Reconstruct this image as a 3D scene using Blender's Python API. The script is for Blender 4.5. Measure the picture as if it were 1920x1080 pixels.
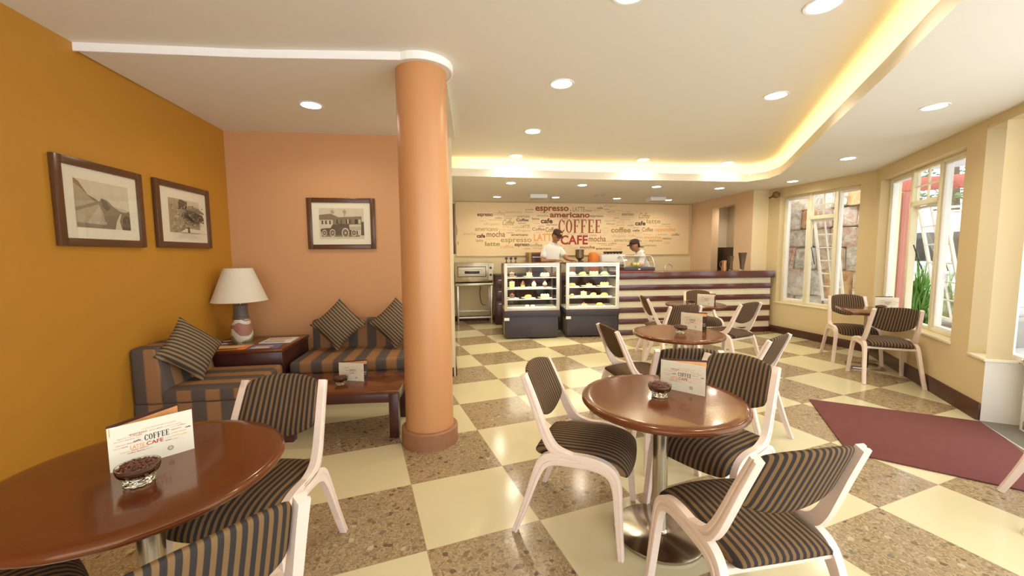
import bpy, bmesh, math, random
from mathutils import Vector, Matrix
from math import pi, sin, cos, radians as R

for o in list(bpy.data.objects): bpy.data.objects.remove(o)
S = bpy.context.scene
COL = S.collection

# ---------------------------------------------------------------- camera
cam = bpy.data.objects.new('camera', bpy.data.cameras.new('camera'))
COL.objects.link(cam)
cam.matrix_world = Matrix.Translation((0, 0, 1.5)) @ Matrix.Rotation(pi/2-0.08517, 4, 'X') @ Matrix.Rotation(-0.00775, 4, 'Z')
cam.data.sensor_width = 36; cam.data.lens = 36*757/1920
cam.data.clip_start = .05; cam.data.clip_end = 200
S.camera = cam

# ---------------------------------------------------------------- light and exposure
S.view_settings.view_transform = 'Standard'; S.view_settings.look = 'None'
S.view_settings.gamma = 1; S.view_settings.use_curve_mapping = False
S.view_settings.exposure = 0.0
w = bpy.data.worlds.new('sky'); S.world = w; w.use_nodes = True
bg = w.node_tree.nodes['Background']; bg.inputs[0].default_value = (.93, .97, 1.0, 1); bg.inputs[1].default_value = 3.3
sun = bpy.data.objects.new('sun', bpy.data.lights.new('sun', 'SUN')); COL.objects.link(sun); sun.data.energy = 3.5; sun.data.angle = R(25); sun.data.color = (1, .97, .92); sun.rotation_euler = Vector((.52, .22, -.82)).to_track_quat('-Z', 'Y').to_euler()

# ---------------------------------------------------------------- materials
MATS = {}
class NT:
    def __init__(s, name):
        m = bpy.data.materials.new(name); m.use_nodes = True; s.m = m; s.t = m.node_tree
        s.b = s.t.nodes['Principled BSDF']; s.o = s.t.nodes['Material Output']
    def n(s, typ, **k):
        x = s.t.nodes.new(typ)
        for a, v in k.items():
            if a.startswith('_'): x.inputs[int(a[1:])].default_value = v
            else: setattr(x, a, v)
        return x
    def l(s, a, b): s.t.links.new(a, b)
    def math(s, op, a, b=0.0, c=None):
        x = s.n('ShaderNodeMath', operation=op)
        for i, v in enumerate((a, b) if c is None else (a, b, c)):
            if isinstance(v, (int, float)): x.inputs[i].default_value = v
            else: s.l(v, x.inputs[i])
        return x.outputs[0]
    def mix(s, f, a, b):
        x = s.n('ShaderNodeMix', data_type='RGBA')
        for i, v in ((0, f), (6, a), (7, b)):
            if isinstance(v, (int, float)): x.inputs[i].default_value = v
            elif isinstance(v, tuple): x.inputs[i].default_value = (*v[:3], 1)
            else: s.l(v, x.inputs[i])
        return x.outputs[2]
    def bump(s, h, d=.1, st=.5):
        x = s.n('ShaderNodeBump'); x.inputs['Distance'].default_value = d; x.inputs['Strength'].default_value = st
        s.l(h, x.inputs['Height']); s.l(x.outputs[0], s.b.inputs['Normal'])

def mat(name, col, rough=.5, metal=0, var=.04, scale=6, bump=0, bscale=60, spec=None, coat=0, emit=0, sheen=0):
    if name in MATS: return MATS[name]
    q = NT(name); b = q.b
    tc = q.n('ShaderNodeTexCoord'); no = q.n('ShaderNodeTexNoise'); no.inputs['Scale'].default_value = scale; no.inputs['Detail'].default_value = 4
    q.l(tc.outputs['Object'], no.inputs['Vector'])
    a = tuple(max(0, c*(1-var)) for c in col); c2 = tuple(min(1, c*(1+var)) for c in col)
    r = q.mix(no.outputs['Fac'], a, c2)
    q.l(r, b.inputs['Base Color']); b.inputs['Roughness'].default_value = rough; b.inputs['Metallic'].default_value = metal
    if spec is not None: b.inputs['Specular IOR Level'].default_value = spec
    if coat: b.inputs['Coat Weight'].default_value = coat; b.inputs['Coat Roughness'].default_value = .05
    if sheen: b.inputs['Sheen Weight'].default_value = sheen
    if emit: q.l(r, b.inputs['Emission Color']); b.inputs['Emission Strength'].default_value = emit
    if bump:
        n2 = q.n('ShaderNodeTexNoise'); n2.inputs['Scale'].default_value = bscale; q.l(tc.outputs['Object'], n2.inputs['Vector'])
        q.bump(n2.outputs['Fac'], bump)
    MATS[name] = q.m; return q.m

def wood(name, c1, c2, rough=.3, coat=.0, scale=(1, 12, 12), spec=.5):
    if name in MATS: return MATS[name]
    q = NT(name); tc = q.n('ShaderNodeTexCoord'); mp = q.n('ShaderNodeMapping'); mp.inputs['Scale'].default_value = scale
    no = q.n('ShaderNodeTexNoise'); no.inputs['Scale'].default_value = 3; no.inputs['Detail'].default_value = 6; no.inputs['Roughness'].default_value = .6
    q.l(tc.outputs['Object'], mp.inputs[0]); q.l(mp.outputs[0], no.inputs['Vector'])
    q.l(q.mix(no.outputs['Fac'], c1, c2), q.b.inputs['Base Color']); q.b.inputs['Roughness'].default_value = rough
    q.b.inputs['Coat Weight'].default_value = coat; q.b.inputs['Coat Roughness'].default_value = .06
    q.b.inputs['Specular IOR Level'].default_value = spec
    MATS[name] = q.m; return q.m

def stripes(name, src, period, c1, c2, duty=.5, rough=.8, weave=900):
    """striped cloth: src 'x' = object x, 'u' = first UV channel (metres)"""
    if name in MATS: return MATS[name]
    q = NT(name); tc = q.n('ShaderNodeTexCoord'); sp = q.n('ShaderNodeSeparateXYZ')
    q.l(tc.outputs['Object' if src == 'x' else 'UV'], sp.inputs[0])
    f = q.math('FRACT', q.math('ADD', q.math('DIVIDE', sp.outputs[0], period), 100.25))
    e = q.math('ABSOLUTE', q.math('SUBTRACT', f, .5))
    ramp = q.n('ShaderNodeMapRange'); ramp.inputs[1].default_value = duty/2-.03; ramp.inputs[2].default_value = duty/2+.03
    q.l(e, ramp.inputs[0])
    no = q.n('ShaderNodeTexNoise'); no.inputs['Scale'].default_value = weave; q.l(tc.outputs['Object'], no.inputs['Vector'])
    c = q.mix(ramp.outputs[0], c1, c2)
    c = q.mix(q.math('MULTIPLY', no.outputs['Fac'], .35), c, tuple(x*.45 for x in c2))
    q.l(c, q.b.inputs['Base Color']); q.b.inputs['Roughness'].default_value = rough
    q.b.inputs['Specular IOR Level'].default_value = .12
    q.bump(no.outputs['Fac'], .0006, .5)
    MATS[name] = q.m; return q.m

def emitter(name, col, st):
    if name in MATS: return MATS[name]
    q = NT(name); q.b.inputs['Base Color'].default_value = (*col, 1)
    q.b.inputs['Emission Color'].default_value = (*col, 1); q.b.inputs['Emission Strength'].default_value = st
    MATS[name] = q.m; return q.m

def glass(name, tint=(1, 1, 1), thin=True, fac=.10, rough=0.0):
    if name in MATS: return MATS[name]
    q = NT(name); t = q.t; t.nodes.remove(q.b)
    if thin:
        tr = q.n('ShaderNodeBsdfTransparent'); tr.inputs[0].default_value = (*tint, 1)
        gl = q.n('ShaderNodeBsdfGlossy'); gl.inputs['Roughness'].default_value = rough
        fr = q.n('ShaderNodeFresnel'); fr.inputs[0].default_value = 1.45
        mx = q.n('ShaderNodeMixShader'); q.l(q.math('MULTIPLY', fr.outputs[0], fac*10), mx.inputs[0])
        q.l(tr.outputs[0], mx.inputs[1]); q.l(gl.outputs[0], mx.inputs[2]); q.l(mx.outputs[0], q.o.inputs[0])
    else:
        g = q.n('ShaderNodeBsdfGlass'); g.inputs[0].default_value = (*tint, 1); g.inputs['IOR'].default_value = 1.45
        g.inputs['Roughness'].default_value = rough; q.l(g.outputs[0], q.o.inputs[0])
    MATS[name] = q.m; return q.m

# ---------------------------------------------------------------- mesh helpers
I4 = Matrix.Identity(4)
def T(x=0, y=0, z=0, rz=0): return Matrix.Translation((x, y, z)) @ Matrix.Rotation(rz, 4, 'Z')
def nb(): return bmesh.new()
def merge(bm, b2, M=I4, mi=0):
    vm = {}
    for v in b2.verts: vm[v] = bm.verts.new(M @ v.co)
    for f in b2.faces:
        try: g = bm.faces.new([vm[v] for v in f.verts])
        except ValueError: continue
        g.material_index = mi if mi is not None else f.material_index; g.smooth = f.smooth
    b2.free()
def box(bm, x0, x1, y0, y1, z0, z1, bev=0, M=I4, mi=0, seg=2):
    b = bmesh.new(); bmesh.ops.create_cube(b, size=1)
    for v in b.verts: v.co = Vector(((x0+x1)/2+v.co.x*(x1-x0), (y0+y1)/2+v.co.y*(y1-y0), (z0+z1)/2+v.co.z*(z1-z0)))
    if bev: bmesh.ops.bevel(b, geom=b.edges[:], offset=bev, segments=seg, affect='EDGES', profile=.5)
    merge(bm, b, M, mi)
def prism(bm, pts, z0, z1, M=I4, mi=0, bev=0):
    b = bmesh.new(); lo = [b.verts.new((p[0], p[1], z0)) for p in pts]; hi = [b.verts.new((p[0], p[1], z1)) for p in pts]
    n = len(pts); b.faces.new(lo[::-1]); b.faces.new(hi)
    for i in range(n): b.faces.new((lo[i], lo[(i+1) % n], hi[(i+1) % n], hi[i]))
    bmesh.ops.recalc_face_normals(b, faces=b.faces[:])
    if bev: bmesh.ops.bevel(b, geom=b.edges[:], offset=bev, segments=2, affect='EDGES', profile=.5)
    merge(bm, b, M, mi)
def lathe(bm, prof, n=32, M=I4, mi=0, sx=1, sy=1):
    rings = []
    for r, z in prof:
        if r < 1e-5: rings.append([bm.verts.new(M @ Vector((0, 0, z)))])
        else: rings.append([bm.verts.new(M @ Vector((sx*r*cos(2*pi*i/n), sy*r*sin(2*pi*i/n), z))) for i in range(n)])
    for a, b in zip(rings, rings[1:]):
        for i in range(n):
            j = (i+1) % n
            if len(a) == 1 and len(b) == 1: continue
            if len(a) == 1: f = (a[0], b[j], b[i])
            elif len(b) == 1: f = (a[i], a[j], b[0])
            else: f = (a[i], a[j], b[j], b[i])
            g = bm.faces.new(f); g.material_index = mi; g.smooth = True
def cyl(bm, p0, p1, r0, r1=None, n=12, M=I4, mi=0):
    r1 = r0 if r1 is None else r1
    p0, p1 = Vector(p0), Vector(p1); d = p1-p0; L = d.length
    q = d.to_track_quat('Z', 'Y').to_matrix().to_4x4()
    lathe(bm, [(0, 0), (r0, 0), (r1, L), (0, L)], n, M @ Matrix.Translation(p0) @ q, mi)
def catmull(P, k=5):
    P = [Vector(p) for p in P]; out = []
    for i in range(len(P)-1):
        a, b, c, d = P[max(i-1, 0)], P[i], P[i+1], P[min(i+2, len(P)-1)]
        for j in range(k):
            t = j/k; out.append(.5*((2*b)+(c-a)*t+(2*a-5*b+4*c-d)*t*t+(3*b-a-3*c+d)*t**3))
    out.append(P[-1]); return out
def tube(bm, P, r, n=8, M=I4, mi=0, k=5, closed=False):
    """round tube through points; r number or list per control point"""
    Q = catmull([(*p, (r[i] if isinstance(r, (list, tuple)) else r)) for i, p in enumerate(P)], k) if k > 1 else [Vector((*p, (r[i] if isinstance(r, (list, tuple)) else r))) for i, p in enumerate(P)]
    pts = [Vector(q[:3]) for q in Q]; rr = [q[3] for q in Q]; rings = []; u = None
    for i, p in enumerate(pts):
        d = (pts[min(i+1, len(pts)-1)]-pts[max(i-1, 0)]).normalized()
        if u is None: u = d.orthogonal().normalized()
        u = (u-d*u.dot(d)).normalized(); v = d.cross(u)
        rings.append([bm.verts.new(M @ (p+rr[i]*(u*cos(2*pi*j/n)+v*sin(2*pi*j/n)))) for j in range(n)])
    for a, b in zip(rings, rings[1:]):
        for j in range(n):
            f = bm.faces.new((a[j], a[(j+1) % n], b[(j+1) % n], b[j])); f.smooth = True; f.material_index = mi
    for rg, s in ((rings[0], -1), (rings[-1], 1)):
        f = bm.faces.new(rg if s > 0 else rg[::-1]); f.material_index = mi
def loft(bm, rings, M=I4, mi=0, smooth=True, cap=True):
    R_ = [[bm.verts.new(M @ Vector(p)) for p in r] for r in rings]; n = len(R_[0])
    for a, b in zip(R_, R_[1:]):
        for j in range(n):
            f = bm.faces.new((a[j], a[(j+1) % n], b[(j+1) % n], b[j])); f.smooth = smooth; f.material_index = mi
    if cap:
        for rg in (R_[0][::-1], R_[-1]):
            f = bm.faces.new(rg); f.material_index = mi; f.smooth = smooth
def ball(bm, c, r, sub=2, M=I4, mi=0, sc=(1, 1, 1)):
    b = bmesh.new(); bmesh.ops.create_icosphere(b, subdivisions=sub, radius=r)
    for v in b.verts: v.co = Vector((v.co.x*sc[0], v.co.y*sc[1], v.co.z*sc[2]))+Vector(c)
    for f in b.faces: f.smooth = True
    merge(bm, b, M, mi)
def boxuv(me, s=1.0):
    """metres as UV, u running along the horizontal of each face"""
    uv = me.uv_layers.new(name='uv').data
    for p in me.polygons:
        n = p.normal
        for li in p.loop_indices:
            c = me.vertices[me.loops[li].vertex_index].co
            if abs(n.z) >= max(abs(n.x), abs(n.y)): uv[li].uv = (c.x*s, c.y*s)
            elif abs(n.y) >= abs(n.x): uv[li].uv = (c.x*s, c.z*s)
            else: uv[li].uv = (c.y*s, c.z*s)
def obj(name, bm, mats, parent=None, recalc=True, sharp=35, uv=False):
    if recalc: bmesh.ops.recalc_face_normals(bm, faces=bm.faces[:])
    me = bpy.data.meshes.new(name); bm.to_mesh(me); bm.free()
    for m in (mats if isinstance(mats, (list, tuple)) else [mats]): me.materials.append(m)
    if uv: boxuv(me)
    if hasattr(me, 'set_sharp_from_angle'): me.set_sharp_from_angle(angle=R(sharp))
    o = bpy.data.objects.new(name, me); COL.objects.link(o)
    if parent: o.parent = parent
    return o
def tag(o, label, cat, group=None):
    o['label'] = label; o['category'] = cat
    if group: o['group'] = group
    return o
def thing(name, label, cat, loc=(0, 0, 0), rz=0, group=None):
    o = bpy.data.objects.new(name, None); COL.objects.link(o); o.location = loc; o.rotation_euler = (0, 0, rz); o.empty_display_size = .1
    return tag(o, label, cat, group)
def struct(name, bm, mats, parent=None, **k):
    o = obj(name, bm, mats, parent, **k)
    if parent is None: o['kind'] = 'structure'
    return o
def dup(o, loc=None, rz=None, label=None, group=None, parent=None):
    c = o.copy(); COL.objects.link(c)
    if parent is not None: c.parent = parent
    for ch in list(o.children): dup(ch, parent=c)
    if loc is not None: c.location = loc
    if rz is not None: c.rotation_euler = (0, 0, rz)
    if label: c['label'] = label
    if group: c['group'] = group
    return c

# ---------------------------------------------------------------- lettering
_tc = {}
def glyphs(t, bold=0.0):
    if (t, bold) not in _tc:
        cu = bpy.data.curves.new('t', 'FONT'); cu.body = t; cu.offset = bold; cu.resolution_u = 3; cu.fill_mode = 'FRONT'
        ob = bpy.data.objects.new('t', cu); me = bpy.data.meshes.new_from_object(ob)
        V = [v.co.copy() for v in me.vertices]; F = [tuple(p.vertices) for p in me.polygons]
        bpy.data.objects.remove(ob); bpy.data.meshes.remove(me); bpy.data.curves.remove(cu)
        _tc[(t, bold)] = (V, F)
    return _tc[(t, bold)]
def text(bm, t, x0, x1, z0, z1, M=I4, mi=0, bold=0.0, shear=0.0, th=.0008):
    """word fitted to the box x0..x1, z0..z1 in the local XZ plane, facing -Y"""
    V, F = glyphs(t, bold); xs = [v.x for v in V]; ys = [v.y for v in V]
    ax, bx, ay, by = min(xs), max(xs), min(ys), max(ys)
    def tr(v):
        z = (v.y-ay)/(by-ay); x = (v.x-ax)/(bx-ax)
        return Vector((x0+(x1-x0)*x*(1-abs(shear))+(z*shear*(x1-x0) if shear > 0 else 0), -th, z0+(z1-z0)*z))
    vs = [bm.verts.new(M @ tr(v)) for v in V]
    for f in F:
        try: g = bm.faces.new([vs[i] for i in f]); g.material_index = mi
        except ValueError: pass
def poly(bm, pts, M=I4, mi=0, y=0.0):
    f = bm.faces.new([bm.verts.new(M @ Vector((p[0], y, p[1]))) for p in pts]); f.material_index = mi; return f
def serif_word(bm, word, x0, x1, z0, z1, M=I4, mi=0):
    """condensed slab-serif capitals C O F E"""
    n = len(word); w = (x1-x0)/n; H = z1-z0
    def P(i, pts): poly(bm, [(x0+w*(i+.06+.88*a), z0+H*b) for a, b in pts], M, mi, -.0008)
    for i, ch in enumerate(word):
        if ch in 'CO':
            a0, a1 = (0, 360) if ch == 'O' else (38, 322); N = 28
            ang = [R(a0+(a1-a0)*k/N) for k in range(N+1)]
            for k in range(N):
                q = []
                for t in (ang[k], ang[k+1]): q.append((.5+.5*cos(t), .5+.5*sin(t)))
                for t in (ang[k+1], ang[k]): q.append((.5+.24*cos(t), .5+.44*sin(t)))
                P(i, q)
            if ch == 'C':
                P(i, [(.84, .62), (.95, .62), (.95, .97), (.84, .88)]); P(i, [(.84, .12), (.95, .2), (.95, .34), (.88, .3)])
        else:
            P(i, [(.14, 0), (.42, 0), (.42, 1), (.14, 1)])
            P(i, [(.0, 0), (.14, 0), (.14, .04), (.0, .03)]); P(i, [(.0, .97), (.14, .96), (.14, 1), (.0, 1)])
            P(i, [(.42, .94), (.95, .94), (.95, 1), (.42, 1)]); P(i, [(.84, .94), (.86, .74), (.95, .70), (.95, .94)])
            P(i, [(.42, .48), (.66, .48), (.66, .54), (.42, .54)]); P(i, [(.66, .40), (.74, .38), (.74, .64), (.66, .62)])
            if ch == 'E':
                P(i, [(.42, 0), (.95, 0), (.95, .06), (.42, .06)]); P(i, [(.84, .06), (.95, .06), (.97, .32), (.86, .24)])
            else: P(i, [(.42, 0), (.56, 0), (.56, .03), (.42, .04)])

# ================================================================ the setting
TS = 1.5/2.3789; TA = .3668; TX, TY = -1.06009*TS, 3.99614*TS
def floor_material():
    q = NT('terrazzo floor tiles'); tc = q.n('ShaderNodeTexCoord'); sp = q.n('ShaderNodeSeparateXYZ'); q.l(tc.outputs['Object'], sp.inputs[0])
    x = q.math('SUBTRACT', sp.outputs[0], TX); y = q.math('SUBTRACT', sp.outputs[1], TY)
    c, s = cos(TA)/TS, sin(TA)/TS
    u = q.math('ADD', q.math('MULTIPLY', x, c), q.math('MULTIPLY', y, s))
    v = q.math('SUBTRACT', q.math('MULTIPLY', y, c), q.math('MULTIPLY', x, s))
    par = q.math('FLOORED_MODULO', q.math('ADD', q.math('FLOOR', u), q.math('FLOOR', v)), 2.0)   # 1 = pale tile
    def edge(a): return q.math('ABSOLUTE', q.math('SUBTRACT', q.math('FRACT', a), .5))
    gr = q.math('GREATER_THAN', q.math('MAXIMUM', edge(u), edge(v)), .4965)
    # chips
    vo = q.n('ShaderNodeTexVoronoi'); vo.inputs['Scale'].default_value = 40; vo.inputs['Randomness'].default_value = 1
    dn = q.n('ShaderNodeTexNoise'); dn.inputs['Scale'].default_value = 30; q.l(tc.outputs['Object'], dn.inputs['Vector'])
    vm = q.n('ShaderNodeVectorMath', operation='MULTIPLY_ADD'); vm.inputs[1].default_value = (.02, .02, 0); q.l(dn.outputs['Color'], vm.inputs[0]); q.l(tc.outputs['Object'], vm.inputs[2])
    q.l(vm.outputs[0], vo.inputs['Vector'])
    sc = q.n('ShaderNodeSeparateColor'); q.l(vo.outputs['Color'], sc.inputs[0])
    cr = q.n('ShaderNodeValToRGB'); q.l(sc.outputs[0], cr.inputs[0]); cr.color_ramp.interpolation = 'CONSTANT'
    el = cr.color_ramp.elements; el[0].color = (.33, .235, .125, 1); el[1].position = .3; el[1].color = (.36, .265, .15, 1)
    for p, k in ((.52, (.30, .21, .115)), (.70, (.19, .12, .06)), (.80, (.10, .065, .04)), (.86, (.17, .15, .11)), (.92, (.40, .31, .19)), (.97, (.52, .44, .30))):
        e = el.new(p); e.color = (*k, 1)
    v2 = q.n('ShaderNodeTexVoronoi'); v2.inputs['Scale'].default_value = 110; q.l(tc.outputs['Object'], v2.inputs['Vector'])
    s2 = q.n('ShaderNodeSeparateColor'); q.l(v2.outputs['Color'], s2.inputs[0])
    cf = q.mix(s2.outputs[1], (.22, .15, .08), (.46, .345, .205))
    big = q.math('LESS_THAN', vo.outputs['Distance'], q.math('MULTIPLY', sc.outputs[2], .78))
    dark = q.mix(q.math('MULTIPLY', big, .8), cf, cr.outputs[0])
    n1 = q.n('ShaderNodeTexNoise'); n1.inputs['Scale'].default_value = 1.7; n1.inputs['Detail'].default_value = 5; q.l(tc.outputs['Object'], n1.inputs['Vector'])
    pale = q.mix(n1.outputs['Fac'], (.61, .54, .32), (.71, .635, .41))
    col = q.mix(par, dark, pale); col = q.mix(q.math('MULTIPLY', gr, .55), col, (.33, .25, .15))
    q.l(col, q.b.inputs['Base Color'])
    q.l(q.math('MULTIPLY_ADD', n1.outputs['Fac'], .12, .10), q.b.inputs['Roughness'])
    q.b.inputs['Specular IOR Level'].default_value = .42
    return q.m
M_floor = floor_material()
M_ceil = mat('ceiling paint', (.81, .785, .69), .7, var=.01)
M_white = mat('white trim paint', (.88, .87, .84), .5, var=.01)
M_orange = mat('ochre orange wall paint', (.49, .225, .020), .55, var=.05, scale=2, bump=.0008, bscale=150)
M_salmon = mat('salmon wall paint', (.60, .31, .135), .6, var=.03, scale=2, bump=.0006, bscale=150)
M_warm = mat('deeper cream wall paint', (.67, .54, .31), .6, var=.02, scale=2)
M_cream = mat('cream wall paint', (.82, .68, .43), .6, var=.02, scale=2)
M_peach = mat('peach wall paint', (.76, .55, .35), .6, var=.02, scale=2)
M_frame = mat('cream window paint', (.80, .75, .55), .35, var=.02)
M_glass = glass('window glass', fac=.028)
M_base = wood('dark skirting', (.055, .018, .010), (.095, .032, .018), .35)

LW = lambda y: -2.89-.1424*(y-2.815)        # left wall
floor_pts = [(1.3, -2.8), (2.438, 0), (4.0, 3.225), (4.098, 3.43), (5.25, 5.90), (4.862, 7.73), (4.57, 7.73), (4.35, 9.86), (-1.36, 8.94), (-.70, 4.87), (-3.134, 4.53), (LW(-2.8), -2.8)]
b = nb(); prism(b, floor_pts, -.05, 0); struct('floor', b, M_floor)

def wall(name, P, Q, z0, z1, m, th=.18, side=1, holes=(), uvn=0):
    """wall from P to Q, thickness on one side, with (s0,s1,z0,z1) openings"""
    P, Q = Vector((*P, 0)), Vector((*Q, 0)); d = (Q-P); L = d.length; a = math.atan2(d.y, d.x); M = Matrix.Translation(P) @ Matrix.Rotation(a, 4, 'Z')
    b = nb(); y0, y1 = (0, th) if side > 0 else (-th, 0)
    cuts = sorted({0, L, *[h[0] for h in holes], *[h[1] for h in holes]})
    for s0, s1 in zip(cuts, cuts[1:]):
        hs = [h for h in holes if h[0] <= s0+1e-4 and h[1] >= s1-1e-4]
        if not hs: box(b, s0, s1, y0, y1, z0, z1, M=M)
        else:
            h = hs[0]
            if h[2] > z0: box(b, s0, s1, y0, y1, z0, h[2], M=M)
            if h[3] < z1: box(b, s0, s1, y0, y1, h[3], z1, M=M)
    bmesh.ops.remove_doubles(b, verts=b.verts, dist=1e-5)
    return struct(name, b, m), M, L
wall('wall_left', (LW(-2.8), -2.8), (-3.134, 4.53), 0, 2.93, M_orange, side=1)
wall('wall_alcove', (-3.134, 4.53), (-.70, 4.87), 0, 2.93, M_salmon, side=1)
wall('wall_partition', (-.70, 4.87), (-1.36, 8.94), 0, 2.93, M_cream, th=.14, side=1)
wall('wall_back', (-1.36, 8.94), (4.35, 9.86), 0, 2.93, M_cream, side=1)
o, MD, LD = wall('wall_kitchen', (4.35, 9.86), (4.57, 7.73), 0, 2.67, M_peach, th=.16, side=1, holes=[(.84, 1.61, 0, 2.47)])
wall('wall_return', (4.57, 7.73), (4.868, 7.73), 0, 2.67, M_cream, th=.16, side=1)
o, MA, LA = wall('wall_window_far', (4.862, 7.73), (5.25, 5.90), 0, 2.67, M_warm, th=.16, side=1, holes=[(.25, 1.655, .575, 2.49)])
o, MB, LB = wall('wall_window_near', (5.25, 5.90), (4.098, 3.43), 0, 2.67, M_warm, th=.16, side=1, holes=[(.155, 2.17, .60, 2.49), (2.465, 2.725, .54, 2.60)])
# room behind the doorway
b = nb(); box(b, .2, 1.75, .72, .78, 0, 2.66, M=MD); box(b, .2, .3, .165, .72, 0, 2.66, M=MD); box(b, 1.69, 1.75, .165, .72, 0, 2.66, M=MD); box(b, .3, 1.69, .165, .72, 2.55, 2.6, M=MD); struct('wall_pantry', b, mat('pantry wall', (.62, .54, .42), .7))
b = nb(); box(b, .3, 1.69, .0, .72, -.05, -.001, M=MD); struct('floor_pantry', b, M_floor)

# skirtings
def skirt(name, P, Q, h=.11, th=.016, off=-1):
    P, Q = Vector((*P, 0)), Vector((*Q, 0)); d = Q-P; M = Matrix.Translation(P) @ Matrix.Rotation(math.atan2(d.y, d.x), 4, 'Z')
    b = nb(); box(b, 0, d.length, -th, 0, 0, h, .003, M); struct(name, b, M_base)
skirt('baseboard_window_far', (4.862, 7.53), (5.242, 5.90), .13)
skirt('baseboard_window_near', (5.235, 5.86), (4.098, 3.43), .16)
skirt('baseboard_back', (-1.33, 8.945), (1.0, 9.32))
skirt('baseboard_partition', (-.70, 4.88), (-1.35, 8.90))
skirt('baseboard_left', (LW(-2.8), -2.8), (-3.12, 4.45))
skirt('baseboard_alcove', (-3.12, 4.532), (-.72, 4.868))
# ceilings
Zm, Za, Zs = 2.91, 2.86, 2.65
lip = [(.30, -2.0), (1.235, 0.0), (2.09, 1.969), (2.50, 2.82), (2.95, 3.80), (3.83, 5.70), (4.02, 6.15), (4.06, 6.50), (3.90, 6.78), (1.25, 6.45), (-1.02, 6.05)]
def offset(P, d):
    out = []
    for i, p in enumerate(P):
        a = Vector(P[max(i-1, 0)]); c = Vector(P[min(i+1, len(P)-1)]); p = Vector(p)
        t1 = (p-a).normalized() if i else (c-p).normalized(); t2 = (c-p).normalized() if i < len(P)-1 else t1
        n1 = Vector((t1.y, -t1.x)); n2 = Vector((t2.y, -t2.x)); n = (n1+n2).normalized(); out.append(tuple(p+n*d/max(.5, n.dot(n1))))
    return out
ris = offset(lip, .17)
b = nb(); prism(b, [(LW(-2.8), -2.8), (1.5, -2.8), (4.6, 3.4), (5.6, 5.8), (5.2, 9.9), (-1.5, 9.9), (-3.3, 4.6)], Zm, Zm+.05); struct('ceiling', b, M_ceil)
# lowered soffit with an upstand that hides the light strip
b = nb()
for i in range(len(lip)-1):
    a0, a1, r0, r1 = lip[i], lip[i+1], ris[i], ris[i+1]
    pass
inn = offset(lip, .018)
for i in range(len(lip)-1): prism(b, [lip[i], lip[i+1], inn[i+1], inn[i]], Zs+.02, Zs+.115)
o2 = offset(lip, .17); o3 = offset(lip, .20)
for i in range(len(lip)-1): prism(b, [o2[i], o2[i+1], o3[i+1], o3[i]], Zs+.02, Zm)
outer = [(1.75, -2.0), (2.60, 0.0), (3.62, 2.10), (4.02, 2.95), (4.25, 3.42), (5.22, 5.45), (5.40, 5.86), (5.30, 6.35), (4.98, 7.86), (4.50, 9.95), (1.50, 9.48), (-1.46, 9.0)]
lo = [lip[0], lip[1], lip[2], lip[3], lip[4], lip[5], lip[6], lip[7], lip[8], lip[8], lip[9], lip[10]]
for i in range(11):
    if lo[i] == lo[i+1]: prism(b, [lo[i], outer[i], outer[i+1]], Zs, Zs+.02)
    else: prism(b, [lo[i], outer[i], outer[i+1], lo[i+1]], Zs, Zs+.02)
bmesh.ops.recalc_face_normals(b, faces=b.faces[:]); struct('ceiling_soffit', b, M_ceil)
# alcove ceiling with a rounded end round the column
CX, CY = -.672, 3.165
rnd = [(CX+.225*cos(R(t)), CY+.225*sin(R(t))) for t in range(-115, 50, 12)]
alc = [(-3.134, 4.53), (-2.89, 2.815), (-1.80, 2.925), (-1.0, 2.965)] + rnd + [(-.66, 4.9)]
b = nb(); prism(b, [(LW(2.7)+.0, 2.72+.1), *alc[2:], (-3.134, 4.53)], Za, Zm); struct('ceiling_alcove', b, M_ceil)
edge = [(LW(2.80), 2.80), (-1.80, 2.91), (-1.0, 2.95)] + rnd
b = nb(); e2 = offset(edge, .012)
for i in range(len(edge)-1): prism(b, [edge[i], edge[i+1], e2[i+1], e2[i]], Za-.004, Zm)
struct('trim_1', b, mat('white fascia', (.97, .96, .95), .5, var=0))
# round column with a stone plinth
t = struct('column', (lambda b: (lathe(b, [(.188, .13), (.188, 2.87)], 48, T(CX, CY)), b)[1])(nb()), mat('orange satin column paint', (.60, .29, .12), .36, var=.03, scale=3), recalc=True)
b = nb(); lathe(b, [(.188, .135), (.213, .135), (.222, .125), (.222, 0), (0, 0)], 48, T(CX, CY)); struct('plinth', b, mat('brown stone plinth', (.33, .15, .075), .45, var=.15, scale=25), t)
# pier end wall beside the door, threshold, low wall
tw = Vector((.4355, .900)); nw = Vector((.900, -.4355))
def WP(s, d): p = Vector((4.098, 3.43))-tw*s+nw*d; return (p.x, p.y)
b = nb(); prism(b, [WP(-.255, .16), WP(0, 0), WP(0, .27), WP(-.255, .27)], 0, .54)
prism(b, [WP(-.30, .16), WP(-.262, .16), WP(-.262, .30), WP(-.30, .30)], 0, 2.67)
struct('wall_pier', b, mat('off white plaster', (.74, .71, .62), .6))
b = nb(); prism(b, [WP(-.258, .001), WP(1.9, .001), WP(1.9, .30), WP(-.258, .30)], 2.565, 2.72); struct('wall_door_head', b, M_warm)
b = nb(); prism(b, [WP(-.26, -.012), WP(.01, -.012), WP(.01, .20), WP(-.26, .20)], .535, .56, bev=.004); struct('trim_2', b, M_frame)
b = nb(); prism(b, [WP(0, -.01), WP(1.3, -.01), WP(1.3, .32), WP(0, .32)], -.02, .006); struct('trim_3', b, mat('grey stone threshold', (.17, .15, .12), .5, var=.2))
b = nb(); prism(b, [WP(0, -.03), WP(1.3, -.03), WP(1.3, -.012), WP(0, -.012)], -.01, .010); struct('trim_4', b, mat('pale metal strip', (.75, .72, .66), .3, .6))

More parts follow.
